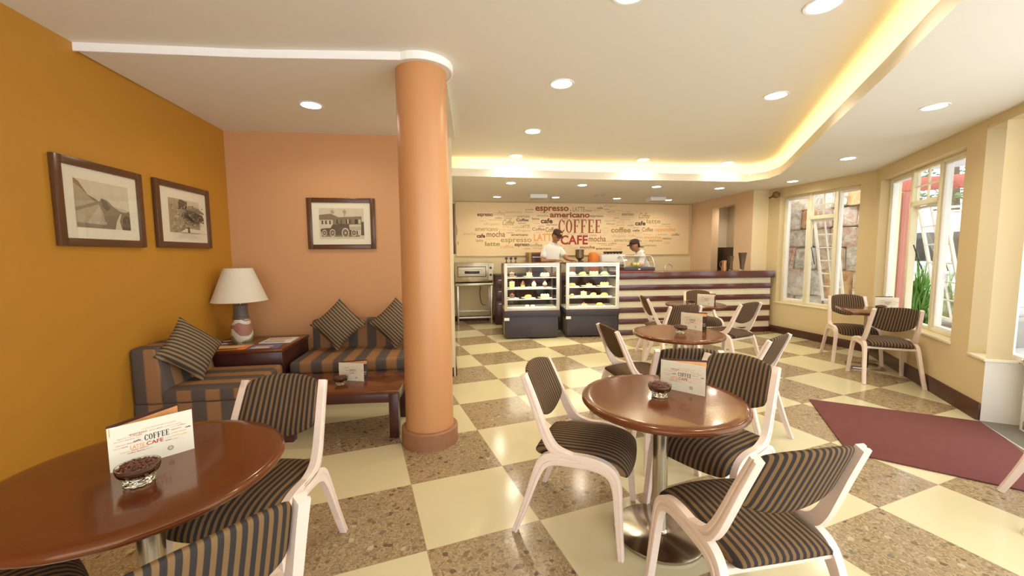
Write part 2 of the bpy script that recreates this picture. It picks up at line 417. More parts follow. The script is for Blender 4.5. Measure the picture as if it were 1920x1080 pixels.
# ---------------------------------------------------------------- windows
def bars(b, x0, x1, z0, z1, y, nx, nz, w=.018, d=.02, M=I4):
    for i in range(1, nx): x = x0+(x1-x0)*i/nx; box(b, x-w/2, x+w/2, y-d/2, y+d/2, z0, z1, M=M)
    for j in range(1, nz): z = z0+(z1-z0)*j/nz; box(b, x0, x1, y-d/2, y+d/2, z-w/2, z+w/2, M=M)
def rect_frame(b, x0, x1, z0, z1, y0, y1, w, M=I4, bev=.003):
    box(b, x0, x0+w, y0, y1, z0, z1, bev, M); box(b, x1-w, x1, y0, y1, z0, z1, bev, M)
    box(b, x0+w, x1-w, y0, y1, z0, z0+w, bev, M); box(b, x0+w, x1-w, y0, y1, z1-w, z1, bev, M)
def window(idx, M, s0, s1, z0, z1, f1, f2, yo=.10):
    b = nb(); rect_frame(b, s0, s1, z0, z1, yo, yo+.06, .04, M)
    x1 = s0+(s1-s0)*f1; x2 = s0+(s1-s0)*f2; zt = z1-.42
    for x in (x1, x2): box(b, x-.03, x+.03, yo-.005, yo+.065, z0, z1, .003, M)
    box(b, x1, x2, yo-.005, yo+.065, zt-.03, zt+.03, .003, M)
    bars(b, x1+.03, x2-.03, zt+.03, z1-.04, yo+.03, 2, 2, M=M)
    root = struct('window_%d' % idx, b, M_frame)
    b = nb()
    for a, c, e, f in ((s0+.04, x1-.03, z0+.04, z1-.04), (x2+.03, s1-.04, z0+.04, z1-.04), (x1+.03, x2-.03, zt+.03, z1-.04)): box(b, a, c, yo+.028, yo+.032, e, f, M=M)
    obj('pane', b, M_glass, root)
    b = nb()
    for a, c in ((s0+.04, x1-.03), (x2+.03, s1-.04)): rect_frame(b, a, c, z0+.04, z1-.04, yo+.012, yo+.075, .030, M)
    obj('pane_frame', b, M_white, root)
    # top hung sash pushed open
    H = zt-.03-(z0+.045); Ms = M @ Matrix.Translation((0, yo+.055, zt-.035)) @ Matrix.Rotation(R(11), 4, 'X')
    b = nb(); rect_frame(b, x1+.035, x2-.035, -H, 0, -.015, .015, .034, Ms); bars(b, x1+.07, x2-.07, -H+.034, -.034, 0, 2, 6, .014, .02, Ms)
    sash = obj('open_sash', b, M_white, root)
    b = nb(); box(b, x1+.06, x2-.06, -.002, .002, -H+.03, -.03, M=Ms); obj('sash_pane', b, M_glass, root)
    b = nb()
    for x in (x1+.03, x2-.03): tube(b, [(x, yo+.04, zt-.5), (x, yo+.13, zt-.8)], .006, 6, M, k=1)
    obj('stay_arm', b, mat('dark steel', (.05, .05, .05), .4, .8), root)
    b = nb(); box(b, s0-.015, s1+.015, -.012, yo+.01, z0-.028, z0-.002, .004, M); obj('window_sill', b, M_frame, root)
window(1, MA, .25, 1.655, .575, 2.49, .36, .69)
window(2, MB, .155, 2.17, .60, 2.49, .335, .665)
# sidelight beside the door and the glass door itself
MW = Matrix.Translation((*WP(0, 0), 0)) @ Matrix.Rotation(math.atan2(-tw.y, -tw.x), 4, 'Z')     # local x runs towards the camera, y outwards
b = nb(); rect_frame(b, -.27, .10, .55, 2.60, .20, .26, .05, MW); root = struct('window_3', b, M_white)
b = nb(); box(b, -.22, .05, .228, .232, .60, 2.55, M=MW); obj('pane', b, M_glass, root)
b = nb(); box(b, .10, .16, .19, .27, 0, 2.60, .004, MW); box(b, .10, 1.3, .19, .27, 2.3, 2.36, .004, MW); root = struct('door_1', b, M_white)
b = nb(); rect_frame(b, .17, 1.1, .02, 2.29, .21, .25, .07, MW); obj('door_leaf', b, M_white, root)
b = nb(); box(b, .24, 1.03, .228, .232, .09, 2.22, M=MW); obj('pane', b, M_glass, root)
b = nb(); box(b, .17, .42, .17, .20, .03, .10, .006, MW); obj('floor_closer', b, mat('brass steel', (.45, .38, .26), .3, .9), root)
b = nb(); box(b, 0, .34, .0, .05, 0, .54, M=MW@T(0, .25)); struct('wall_low', b, mat('off white plaster', (.80, .77, .68), .6))

# ---------------------------------------------------------------- recessed downlights
M_lens = emitter('lit lens', (1.0, .93, .78), 26)
LAMPS = []
def downlight(x, y, z, label, r=.085, grp=None):
    t = thing('downlight', label, 'ceiling light', (x, y, z), 0, grp)
    b = nb(); lathe(b, [(r+.018, .0), (r+.016, -.006), (r, -.005), (r-.004, .012)], 28); obj('trim_ring', b, M_white, t)
    b = nb(); lathe(b, [(0, -.002), (r-.003, -.002), (r-.003, .004), (0, .004)], 28); obj('lens', b, M_lens, t)
    l = bpy.data.objects.new('lamp', bpy.data.lights.new('lamp', 'AREA')); COL.objects.link(l); l.parent = t
    l.data.shape = 'DISK'; l.data.size = r*1.8; l.data.energy = LPOW; l.data.color = (1.0, .89, .68); l.location = (0, 0, -.012); l.data.spread = R(150)
    return t
LPOW = 6.6
G = 'recessed round downlights'
for x, y, z, s in [
    (1.801, 2.443, Zm, 'largest lit downlight at the top edge, just left of the glowing cove'),
    (.659, 2.33, Zm, 'lit downlight barely inside the top edge, middle of the main ceiling'),
    (.428, 3.505, Zm, 'lit main ceiling downlight right of the column, nearer of two in line'),
    (.255, 4.814, Zm, 'lit main ceiling downlight right of the column, farther of two in line'),
    (2.408, 3.796, Zm, 'lit main ceiling downlight halfway along the left of the diagonal cove'),
    (.07, 6.00, Zm, 'lit downlight hugging the back cove, first from the column'),
    (2.017, 6.30, Zm, 'lit downlight hugging the back cove, above the middle of the counter'),
    (3.446, 6.56, Zm, 'lit downlight hugging the back cove near its right corner'),
    (-1.816, 3.803, Za, 'lit downlight alone in the alcove ceiling above the sofa corner'),
    (3.407, 3.355, Zs, 'lit downlight in the lowered soffit nearest the glass door'),
    (4.204, 5.153, Zs, 'lit downlight in the soffit above the window table'),
    (4.638, 6.777, Zs, 'small lit downlight in the soffit beside the far window'),
    (-.004, 6.722, Zs, 'lit downlight in the front soffit row above the left display fridge'),
    (1.21, 6.984, Zs, 'lit downlight in the front soffit row above the right display fridge'),
    (2.551, 7.212, Zs, 'lit downlight in the front soffit row above the striped counter'),
    (3.776, 7.445, Zs, 'lit downlight in the front soffit row nearest the kitchen doorway'),
    (-.289, 8.326, Zs, 'small lit downlight at the left end of the rear soffit row'),
    (.918, 8.471, Zs, 'small lit downlight in the rear soffit row, above the espresso lettering'),
    (2.247, 8.709, Zs, 'small lit downlight in the rear soffit row, left of the right ceiling box'),
    (3.462, 9.037, Zs, 'small lit downlight in the rear soffit row, right end')]:
    downlight(x, y, z, s, .085 if z > Zs else .075, G)
# light strip in the cove
b = nb(); lp = lip[:-1]+[(-.80, 6.09)]; c1, c2 = offset(lp, .06), offset(lp, .10)
for i in range(len(lip)-1): prism(b, [c1[i], c1[i+1], c2[i+1], c2[i]], Zs+.022, Zs+.034)
tag(obj('light_strip', b, emitter('warm light strip', (1.0, .68, .28), 19)), 'warm glowing light strip hidden in the ceiling cove', 'light strip')

# ---------------------------------------------------------------- outside
b = nb(); prism(b, [(4.3, 2.0), (16, -2), (22, 20), (4.0, 22), (5.3, 8.2), (5.5, 5.7)], -.08, -.02); struct('ground', b, mat('grey paving outside', (.50, .50, .50), .7, var=.12))
b = nb(); prism(b, [(4.35, 3.2), (6.4, 2.3), (7.0, 5.2), (6.5, 6.2), (5.40, 6.4), (5.42, 5.92)], 2.72, 2.80); struct('ceiling_canopy', b, mat('canopy soffit', (.80, .82, .84), .6))
p_ = MD @ Vector((1.1, .45, 2.549)); downlight(p_.x, p_.y, 2.549, 'unseen downlight added to brighten the small room behind the doorway', .07)  # pantry lamp is an added fill, out of view, to lift the dark room
downlight(5.9, 5.1, 2.72, 'lit round downlight under the canopy outside the near window', .10)
# rubble stone wall outside the far window
random.seed(4); b = nb(); x = 0
MS = T(5.62, 9.3) @ Matrix.Rotation(R(-75), 4, 'Z')
row = 0; z = 0
while z < 2.7:
    h = random.choice((.26, .36, .44, .52)); h = min(h, 2.75-z); x = -.1*random.random()
    while x < 2.25:
        wd = random.uniform(.22, .62); wd = min(wd, 2.35-x); y = random.uniform(-.03, .03)
        c = bmesh.new(); bmesh.ops.create_cube(c, size=1)
        for v in c.verts: v.co = Vector((x+wd/2+v.co.x*(wd-.008)+random.uniform(-.035, .035), y+v.co.y*.2+random.uniform(-.03, .03), z+h/2+v.co.z*(h-.008)+random.uniform(-.03, .03)))
        bmesh.ops.bevel(c, geom=c.edges[:], offset=.02, segments=2, affect='EDGES')
        merge(b, c, MS, random.choice((0, 0, 1, 1, 2, 3, 4, 5))); x += wd
    z += h
box(b, -.1, 2.3, .02, .2, 0, 2.72, M=MS, mi=6)
def stone_mat(name, c1, c2, sc):
    q = NT(name); tc = q.n('ShaderNodeTexCoord'); no = q.n('ShaderNodeTexNoise'); no.inputs['Scale'].default_value = sc; no.inputs['Detail'].default_value = 8; no.inputs['Roughness'].default_value = .7; no.inputs['Distortion'].default_value = 1.2
    q.l(tc.outputs['Object'], no.inputs['Vector']); mr = q.n('ShaderNodeMapRange'); mr.inputs[1].default_value = .36; mr.inputs[2].default_value = .62; q.l(no.outputs['Fac'], mr.inputs[0])
    q.l(q.mix(mr.outputs[0], c1, c2), q.b.inputs['Base Color']); q.b.inputs['Roughness'].default_value = .75; q.bump(no.outputs['Fac'], .05, .8); return q.m
W_ = (.90, .87, .80)
st = [stone_mat('quartzite %d' % i, a, c, sc) for i, (a, c, sc) in enumerate([((.62, .44, .24), W_, 5), ((.48, .42, .34), W_, 6), ((.55, .26, .08), (.85, .62, .34), 4), (W_, (.60, .52, .42), 7), ((.62, .30, .18), W_, 6), ((.45, .38, .28), W_, 6), ((.50, .46, .40), (.62, .58, .52), 6)])]
o = struct('wall_stone', b, st)
b = nb(); prism(b, [(5.60, 6.32), (5.96, 6.26), (6.01, 6.50), (5.66, 6.57)], -.02, 2.72); struct('wall_pillar', b, mat('cream pillar', (.78, .72, .50), .6))

# ================================================================ furniture
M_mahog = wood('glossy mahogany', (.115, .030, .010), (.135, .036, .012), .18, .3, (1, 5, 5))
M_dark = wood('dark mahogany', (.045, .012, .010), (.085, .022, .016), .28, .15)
M_wash = wood('whitewashed bentwood', (.76, .60, .50), (.86, .72, .62), .38, 0, (3, 3, 25))
M_groove = mat('groove in bentwood', (.38, .22, .17), .6)
M_steel = mat('brushed steel', (.52, .47, .38), .27, 1, var=.08, scale=14)
M_steelp = mat('polished steel plate', (.50, .44, .36), .22, 1, var=.15, scale=7)
M_st = stripes('narrow striped cloth', 'u', .0275, (.027, .027, .031), (.215, .125, .055), .52)
M_wide = stripes('wide striped cloth', 'u', .205, (.100, .085, .078), (.33, .17, .078), .5)
M_pil = stripes('narrow striped cushion cloth', 'x', .030, (.045, .045, .05), (.30, .20, .095), .5)

def xs(z, half): return half*(1-.215*z/.865)          # the side frames lean inwards
def strip(bm, pts, w0, side, half=.275, groove=True, i0=0, i1=None):
    """box-section bent strip in the s,z plane: pts = (s, z, thickness)"""
    Q = catmull(pts, 5); n = len(Q); rings = []; i1 = n-1 if i1 is None else i1
    for i, q in enumerate(Q):
        if i < i0 or i > i1: continue
        a = Q[max(i-1, 0)]; c = Q[min(i+1, n-1)]; d = Vector((c.x-a.x, c.y-a.y)).normalized(); nn = Vector((-d.y, d.x)); t = q.z/2
        def P(k, xo):
            s, z = q.x+nn.x*k*t, q.y+nn.y*k*t
            return (side*(xs(max(z, 0), half)-xo), s-.29, z)
        if groove: prof = [(-1, w0), (-1, .002), (-.85, 0), (-.28, 0), (-.2, .005), (.2, .005), (.28, 0), (.85, 0), (1, .002), (1, w0)]
        else: prof = [(-1, w0), (-1, .002), (-.85, 0), (.85, 0), (1, .002), (1, w0)]
        rings.append([P(*p) for p in prof])
    loft(bm, rings, smooth=False)
U_rear = [(.012, 0, .028), (.05, .10, .031), (.085, .20, .035), (.118, .30, .042), (.145, .37, .052), (.175, .415, .062)]
U_all = U_rear+[(.23, .438, .064), (.32, .445, .064), (.42, .447, .064), (.49, .432, .062), (.530, .40, .056), (.548, .34, .046), (.555, .26, .040), (.565, .13, .034), (.575, 0, .028)]
POST = [(.36, .462, .020), (.285, .468, .034), (.225, .485, .050), (.185, .535, .048), (.150, .61, .043), (.100, .73, .038), (.045, .855, .032)]
def setuv(o, fn):
    uv = o.data.uv_layers.new(name='uv').data
    for l in o.data.loops: c = o.data.vertices[l.vertex_index].co; uv[l.index].uv = (fn(c), c.z)
def smooth(o):
    m = o.modifiers.new('round', 'SUBSURF'); m.levels = m.render_levels = 1; return o
def make_chair(label, group):
    t = thing('striped_chair', label, 'chair', (0, 0, 0), 0, group)
    for s in (-1, 1):
        for nm, pts, i0, i1 in (('leg', U_all, 0, 25), ('leg', U_all, 45, None), ('side_rail', U_all, 25, 45), ('back_post', POST, 0, None)):
            b = nb(); strip(b, pts, .034, s, .275, True, i0, i1); obj(nm, b, M_wash, t, sharp=50)
    b = nb()                                                # seat pad, rolled over the front edge
    prof = [(.105, .425), (.10, .448), (.13, .468), (.22, .474), (.33, .480), (.43, .486), (.50, .480), (.545, .462), (.578, .430), (.592, .395), (.585, .375), (.562, .385), (.535, .405), (.45, .418), (.30, .412), (.18, .408)]
    rings = []; N = 16
    for i in range(N+1):
        u = -1+2*i/N; e = (1-abs(u)**6)**.5 if abs(u) < 1 else 0; x = .222*u
        r = []
        for s, z in prof:
            zc = .43; k = .45+.55*e; bul = .012*(1-u*u)
            ss = s+(.022*(1-u*u) if s > .5 else 0); xx = x*(1-.10*(1-min(1, max(0, (s-.1)/.3))))
            r.append((xx, ss-.29, zc+(z-zc)*k+(bul if z > .44 else -bul*.3)))
        rings.append(r)
    loft(b, rings); o = smooth(obj('seat', b, M_st, t, sharp=180)); setuv(o, lambda c: c.x)
    b = nb(); rings = []                                    # padded backrest
    for i in range(N+1):
        u = -1+2*i/N; e = max(.35, (1-abs(u)**8)**.5) if abs(u) < 1 else .35; zb = .655-.062*(1-u*u); zt = .855+.028*(1-abs(u)**2.4)
        r = []
        for k in range(18):
            a = 2*pi*k/18; cz, ct = cos(a), sin(a); f = (abs(cz)**.35)*(1 if cz > 0 else -1); g = (abs(ct)**.6)*(1 if ct > 0 else -1)
            z = (zb+zt)/2+(zt-zb)/2*f; s = .185-.385*(z-.535)*1.12+.012+.020*e*g-.030*(1-u*u); x = u*(xs(z, .275)-.034)
            r.append((x, s-.29, z))
        rings.append(r)
    loft(b, rings); o = smooth(obj('backrest', b, M_st, t, sharp=180)); setuv(o, lambda c: .205*c.x/(xs(c.z, .275)-.034))
    for y0 in (-.15, .20): b = nb(); box(b, -.235, .235, y0, y0+.03, .388, .412, .003); obj('stretcher', b, M_wash, t)
    return t
GC = 'striped side chairs'
chair0 = make_chair('', GC); used = [0]
def chair(x, y, a, label):
    if not used[0]: used[0] = 1; c = chair0; c.location = (x, y, 0); c.rotation_euler = (0, 0, R(a)); c['label'] = label
    else: c = dup(chair0, (x, y, 0), R(a), label)
    return c
chair(.362, 2.206, -113, 'striped chair seen side on at the left of the front centre table')
chair(.915, 1.485, 10, 'striped chair with its back to the viewer, front right of the centre table')
chair(1.165, 2.235, 125, 'striped chair tucked in at the right far side of the front centre table')
chair(1.19, 2.84, -8, 'striped chair mostly hidden behind the menu of the front centre table')
chair(1.06, 3.50, -80, 'striped chair at the left of the second round table')
chair(1.865, 3.19, 38, 'striped chair at the right of the second round table, only its back and top showing')
chair(2.143, 5.78, -93, 'striped chair at the left of the farthest round table, seen edge on')
chair(3.0, 6.33, 172, 'striped chair behind the farthest round table, against the striped counter')
chair(2.86, 5.20, 27, 'striped chair at the right of the farthest round table, back turned')
chair(2.03, 5.02, 10, 'striped chair between the second and farthest round tables, back turned')
chair(-1.183, 1.803, 180, 'striped chair facing the viewer behind the front left table')
chair(-.88, 1.02, 52, 'striped chair at the bottom edge, back turned, at the front left table')
chair(-1.70, 1.08, -35, 'striped chair under the front left table, only seat edge and leg in view')
chair(4.313, 4.588, -25, 'striped chair nearer the door at the window table, back turned')
chair(4.69, 5.52, 156, 'striped chair at the far side of the window table, facing the viewer')
chair(3.078, 2.024, -131, 'striped chair at the right edge beside the mat, only one leg in view')

def make_round(label, group, r=.41):
    t = thing('round_table', label, 'table', (0, 0, 0), 0, group)
    b = nb(); lathe(b, [(0, .712), (r-.03, .712), (r-.008, .718), (r, .728), (r, .738), (r-.006, .747), (r-.018, .750), (r-.05, .750), (0, .750)], 72); obj('tabletop', b, M_mahog, t, sharp=60)
    b = nb(); lathe(b, [(.038, .012), (.038, .70)], 32); obj('pole', b, M_steel, t)
    b = nb(); lathe(b, [(.14, .70), (.14, .711), (0, .711)], 32); lathe(b, [(.05, .69), (.14, .70)], 32); obj('top_plate', b, M_groove, t)
    b = nb(); lathe(b, [(0, 0), (.228, 0), (.232, .004), (.232, .016), (.226, .021), (.06, .024), (.045, .03), (.04, .04), (0, .04)], 64); obj('base', b, M_steelp, t, sharp=50)
    return t
GT = 'round mahogany cafe tables'
rt = make_round('front centre round mahogany table on a steel column', GT); rt.location = (.775, 2.045, 0)
dup(rt, (1.56, 3.76, 0), 0, 'second round mahogany table, behind the front centre one')
dup(rt, (2.67, 5.85, 0), 0, 'farthest round mahogany table, in front of the striped counter')
tl = dup(rt, (-1.31, 1.375, 0), 0, 'large front left round mahogany table cut by the photo edge')
tl.scale = (1.06, 1.06, 1)
# rectangular table by the window
t = thing('window_table', 'rectangular mahogany table under the near window', 'table', (4.565, 5.13, 0), R(-25.5))
b = nb(); box(b, -.255, .255, -.36, .36, .715, .750, .008); obj('tabletop', b, M_mahog, t)
b = nb(); lathe(b, [(.036, .012), (.036, .70)], 24); obj('pole', b, M_steel, t)
b = nb(); box(b, -.1, .1, -.1, .1, .70, .7145); obj('top_plate', b, M_groove, t)
b = nb(); box(b, -.165, .165, -.165, .165, 0, .022, .004); obj('base', b, M_steelp, t)

M_mahog.node_tree.nodes['Principled BSDF'].inputs['Specular Tint'].default_value = (1, .62, .28, 1)
# ---------------------------------------------------------------- menus and bowls of beans
M_card = mat('cream card', (.84, .79, .62), .45, var=.02)
M_cardb = mat('dark brown card', (.06, .022, .018), .35, var=.1)
M_inside = mat('orange printed inside', (.75, .36, .14), .45, var=.3, scale=14)
INK = [mat('ink %s' % n, c, .6, var=0) for n, c in (('black', (.03, .02, .02)), ('red', (.50, .06, .03)), ('orange', (.88, .42, .16)), ('faded', (.72, .50, .34)), ('grey', (.45, .38, .30)), ('gold', (.75, .62, .2)))]
def make_menu(label, group, w=.235, h=.158, open_=27):
    t = thing('menu_card', label, 'menu', (0, 0, 0), 0, group)
    b = nb(); box(b, 0, w, -.001, .0012, 0, h); obj('front_cover', b, M_card, t)
    Mb = Matrix.Rotation(R(open_), 4, 'Z')
    b = nb(); box(b, 0, w, -.001, .0012, 0, h+.007, M=Mb); obj('back_cover', b, M_cardb, t)
    b = nb(); box(b, .004, w-.003, -.0009, .0003, .004, h-.003, M=Mb @ T(0, -.0018)); box(b, .004, w-.003, -.0024, -.0011, h*.80, h-.003, M=Mb @ T(0, -.0018), mi=1); text(b, 'COFFEE', w*.80, w*.95, h*.30, h*.37, Mb @ T(0, -.0042), 2); text(b, 'cafe', w*.84, w*.95, h*.20, h*.26, Mb @ T(0, -.0042), 2); obj('inner_page', b, [M_cardb, M_inside, M_card], t)
    b = nb(); random.seed(11)
    serif_word(b, 'COFFEE', w*.40, w*.70, h*.52, h*.66, T(0, -.001), 0); text(b, 'CAFE', w*.42, w*.62, h*.40, h*.49, T(0, -.001), 1, .02)
    text(b, 'LATTE', w*.235, w*.40, h*.40, h*.49, T(0, -.001), 2, .02); text(b, 'espresso', w*.24, w*.44, h*.70, h*.76, T(0, -.001), 1); text(b, 'cafe', w*.28, w*.36, h*.56, h*.60, T(0, -.001), 0, .02)
    text(b, 'cafe', w*.90, w*.97, h*.58, h*.62, T(0, -.001), 0, .02)
    ws = ['mocha', 'latte', 'americano', 'coffee', 'cafe', 'espresso', 'cappuccino']
    for z0, a, c in ((.79, .38, .80), (.72, .46, .86), (.68, .10, .38), (.63, .06, .36), (.67, .72, .95), (.60, .72, .90), (.54, .08, .38), (.48, .05, .24), (.44, .64, .92), (.36, .12, .44), (.37, .64, .84), (.52, .72, .96), (.31, .2, .5)):
        x = a
        while x < c-.05:
            l = random.uniform(.07, .13); text(b, random.choice(ws), w*x, w*min(c, x+l), h*z0, h*(z0+.035), T(0, -.001), random.choice((1, 2, 3, 3, 4))); x += l+.012
    obj('lettering', b, INK, t)
    b = nb(); Mz = T(w*.70, -.0018) @ Matrix.Translation((0, 0, h*.19))
    for r0, r1, mi in ((.0, .0035, 5), (.0045, .0075, 4), (.0080, .0088, 0)):
        for k in range(20):
            a0, a1 = 2*pi*k/20, 2*pi*(k+1)/20; f = bm_f = b.faces.new([b.verts.new(Mz @ Vector(p)) for p in ((r0*cos(a0), 0, r0*sin(a0)), (r1*cos(a0), 0, r1*sin(a0)), (r1*cos(a1), 0, r1*sin(a1)), (r0*cos(a1)+1e-6, 0, r0*sin(a1)))]); f.material_index = mi
    obj('emblem', b, INK, t)
    return t
GM = 'folded menu cards on the tables'
menu = make_menu('folded cream menu card standing on the front centre table', GM)
def a2(p, q): return math.atan2(q[1]-p[1], q[0]-p[0])
menu.location = (.826, 2.203, .750); menu.rotation_euler = (0, 0, R(-42))
c = dup(menu, (-1.402, 1.345, .750), R(49), 'folded cream menu card standing on the front left table')
for ch in list(c.children):
    if ch.name.startswith(('back_cover', 'inner_page')): pass
dup(menu, (1.685, 3.99, .750), R(-60), 'folded cream menu card on the second round table')
dup(menu, (2.65, 5.74, .750), R(-50), 'folded cream menu card on the farthest round table')
dup(menu, (4.66, 5.15, .750), R(-25), 'folded cream menu card on the window table')
dup(menu, (-1.52, 3.46, .4055), R(-10), 'folded cream menu card on the low sofa table')

M_bean = mat('roasted coffee beans', (.13, .042, .024), .35, var=.3, scale=30)
M_gl = glass('cut glass', (.97, .98, .93), thin=False)
def make_bowl(label, group):
    t = thing('glass_bowl', label, 'bowl', (0, 0, 0), 0, group); b = nb(); n = 40
    outer = [(.036, 0), (.040, .004), (.037, .011), (.040, .018), (.037, .024), (.045, .029), (.055, .040), (.0585, .052), (.059, .064)]
    inner = [(.0565, .064), (.0555, .052), (.051, .042), (.041, .033), (.0, .028)]
    lathe(b, [(0, .001)]+outer+inner, n)
    for v in b.verts:
        r = math.hypot(v.co.x, v.co.y); a = math.atan2(v.co.y, v.co.x)
        if r > .02 and v.co.z < .03: k = 1+.07*cos(10*a); v.co.x *= k; v.co.y *= k
    obj('bowl', b, M_gl, t); return t
def make_beans(label, group):
    b = nb(); random.seed(3)
    lathe(b, [(0, .0295), (.038, .0335), (.049, .0425), (.0535, .052), (.048, .060), (.02, .067), (0, .069)], 28)
    for i in range(190):
        r = .051*random.random()**.5; a = random.uniform(0, 2*pi); z = .060+.010*(1-(r/.051)**2)+random.uniform(-.002, .003)
        c = bmesh.new(); bmesh.ops.create_icosphere(c, subdivisions=1, radius=.0048)
        for v in c.verts: v.co = Vector((v.co.x*1.25, v.co.y*.85, v.co.z*.65))
        for f in c.faces: f.smooth = True
        merge(b, c, Matrix.Translation((r*cos(a), r*sin(a), z)) @ Matrix.Rotation(random.uniform(0, 6), 4, 'Z') @ Matrix.Rotation(random.uniform(-1, 1), 4, 'X'))
    o = obj('coffee_beans', b, M_bean); o['kind'] = 'stuff'; return tag(o, label, 'coffee beans', group)
GB, GX = 'glass bowls on the tables', 'coffee beans in the bowls'
bowl = make_bowl('cut glass bowl of coffee beans on the front centre table', GB); beans = make_beans('roasted coffee beans filling the bowl on the front centre table', GX)
bowl.location = beans.location = (.768, 2.06, .7505)
for p, s in (((-1.245, 1.285, .7505), 'front left table'), ((1.575, 3.73, .7505), 'second round table'), ((2.575, 5.75, .7505), 'farthest round table'), ((4.60, 4.99, .7505), 'window table'), ((-1.46, 3.35, .4058), 'low sofa table')):
    dup(bowl, p, 0, 'cut glass bowl of coffee beans on the '+s); dup(beans, p, 0, 'roasted coffee beans filling the bowl on the '+s)

# ---------------------------------------------------------------- sofa corner
def sofa_uv(o, top='x'):
    me = o.data; uv = me.uv_layers.new(name='uv').data
    for p in me.polygons:
        n = p.normal
        for li in p.loop_indices:
            c = me.vertices[me.loops[li].vertex_index].co
            if abs(n.z) > .6: u = c.y if top == 'y' else c.x
            elif abs(n.x) > abs(n.y): u = c.y
            else: u = c.x
            uv[li].uv = (u, c.z)
def soft_box(name, parent, x0, x1, y0, y1, z0, z1, top, bev=.035, puff=.0):
    b = nb(); box(b, x0, x1, y0, y1, z0, z1, bev, seg=3)
    o = obj(name, b, M_wide, parent, sharp=60); sofa_uv(o, top)
    for p in o.data.polygons: p.use_smooth = True
    return o
# chair-wide sofa against the orange wall: x away from the wall, y along it
s1 = thing('sofa', 'wide striped one seat sofa against the orange wall', 'sofa', (-2.912, 3.005, 0), R(8.1))
soft_box('base', s1, .005, .82, .004, .656, .03, .36, 'y', .01)
soft_box('seat_cushion', s1, .17, .83, 0, .66, .35, .475, 'y')
b = nb(); prism(b, [(0, .352), (.25, .352), (.24, .48), (.185, .80), (.0, .80)], 0, .66, Matrix(((1, 0, 0, 0), (0, 0, 1, 0), (0, 1, 0, 0), (0, 0, 0, 1))), bev=.03)
o = obj('back_cushion', b, M_wide, s1, sharp=60); sofa_uv(o, 'y'); o.location = (0, 0, 0)
s2 = thing('sofa', 'wide striped two seat sofa against the salmon wall, behind the column', 'sofa', (-2.30, 4.640, 0), R(8.1))
soft_box('base', s2, .03, 1.42, -.74, -.01, .03, .33, 'x', .02)
soft_box('seat_cushion', s2, 0, 1.45, -.78, -.12, .33, .455, 'x')
soft_box('back_cushion', s2, .02, 1.45, -.145, -.01, .332, .77, 'x', .03)
def pillow(label, loc, eul, s=.42):
    b = nb(); N = 14
    def P(i, j, sg):
        u, v = -1+2*i/N, -1+2*j/N; pin = 1-.10*(1-abs(u)**2)*abs(v)**3; pin2 = 1-.10*(1-abs(v)**2)*abs(u)**3
        h = ((1-u**2)*(1-v**2)); return Vector((u*s/2*pin2, v*s/2*pin, sg*.075*max(0, h)**.55))
    for sg in (1, -1):
        V = [[b.verts.new(P(i, j, sg)) for j in range(N+1)] for i in range(N+1)]
        for i in range(N):
            for j in range(N):
                f = b.faces.new((V[i][j], V[i+1][j], V[i+1][j+1], V[i][j+1])); f.smooth = True
    bmesh.ops.remove_doubles(b, verts=b.verts, dist=1e-4)
    o = obj('throw_pillow', b, M_pil, sharp=80); o.location = loc; o.rotation_mode = 'QUATERNION'; o.rotation_quaternion = eul
    return tag(o, label, 'pillow', 'striped throw pillows')
def lean(yaw, tilt, spin=45):       # faces direction yaw, tilted back, standing on a corner
    return (Matrix.Rotation(R(yaw), 4, 'Z') @ Matrix.Rotation(R(90-tilt), 4, 'X') @ Matrix.Rotation(R(spin), 4, 'Z')).to_quaternion()
pillow('striped throw pillow standing on its corner on the sofa by the orange wall', (-2.66, 3.29, .735), lean(76, 20, 45), .41)
pillow('striped throw pillow on the salmon wall sofa, left one, standing on its corner', (-1.90, 4.36, .745), lean(8, 20, 45), .42)
pillow('striped throw pillow half hidden by the column on the salmon wall sofa', (-1.30, 4.45, .745), lean(8, 20, 45), .42)
# dark corner table
t = thing('corner_table', 'dark square corner table between the two sofas', 'table', (-2.20, 3.80, 0), R(8.1))
b = nb(); box(b, -.80, 0, 0, .72, .575, .605, .004); obj('tabletop', b, M_mahog, t)
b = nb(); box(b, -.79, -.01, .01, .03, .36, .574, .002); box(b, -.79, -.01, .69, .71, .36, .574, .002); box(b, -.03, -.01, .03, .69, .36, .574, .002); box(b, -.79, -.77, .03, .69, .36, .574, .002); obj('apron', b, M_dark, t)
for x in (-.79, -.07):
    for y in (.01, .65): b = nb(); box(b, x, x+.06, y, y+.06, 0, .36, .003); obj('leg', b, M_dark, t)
# low table
t = thing('coffee_table', 'low dark mahogany table in front of the sofas, left of the column', 'table', (-.925, 3.19, 0), R(4.5))
b = nb(); box(b, -.93, 0, 0, .52, .373, .405, .004); obj('tabletop', b, M_mahog, t)
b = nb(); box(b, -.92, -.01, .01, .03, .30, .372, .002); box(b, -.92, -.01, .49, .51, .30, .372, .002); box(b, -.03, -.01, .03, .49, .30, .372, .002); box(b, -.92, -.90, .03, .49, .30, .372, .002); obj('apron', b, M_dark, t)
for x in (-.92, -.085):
    for y in (.008, .437): b = nb(); box(b, x, x+.075, y, y+.075, 0, .372, .003); obj('leg', b, M_dark, t)
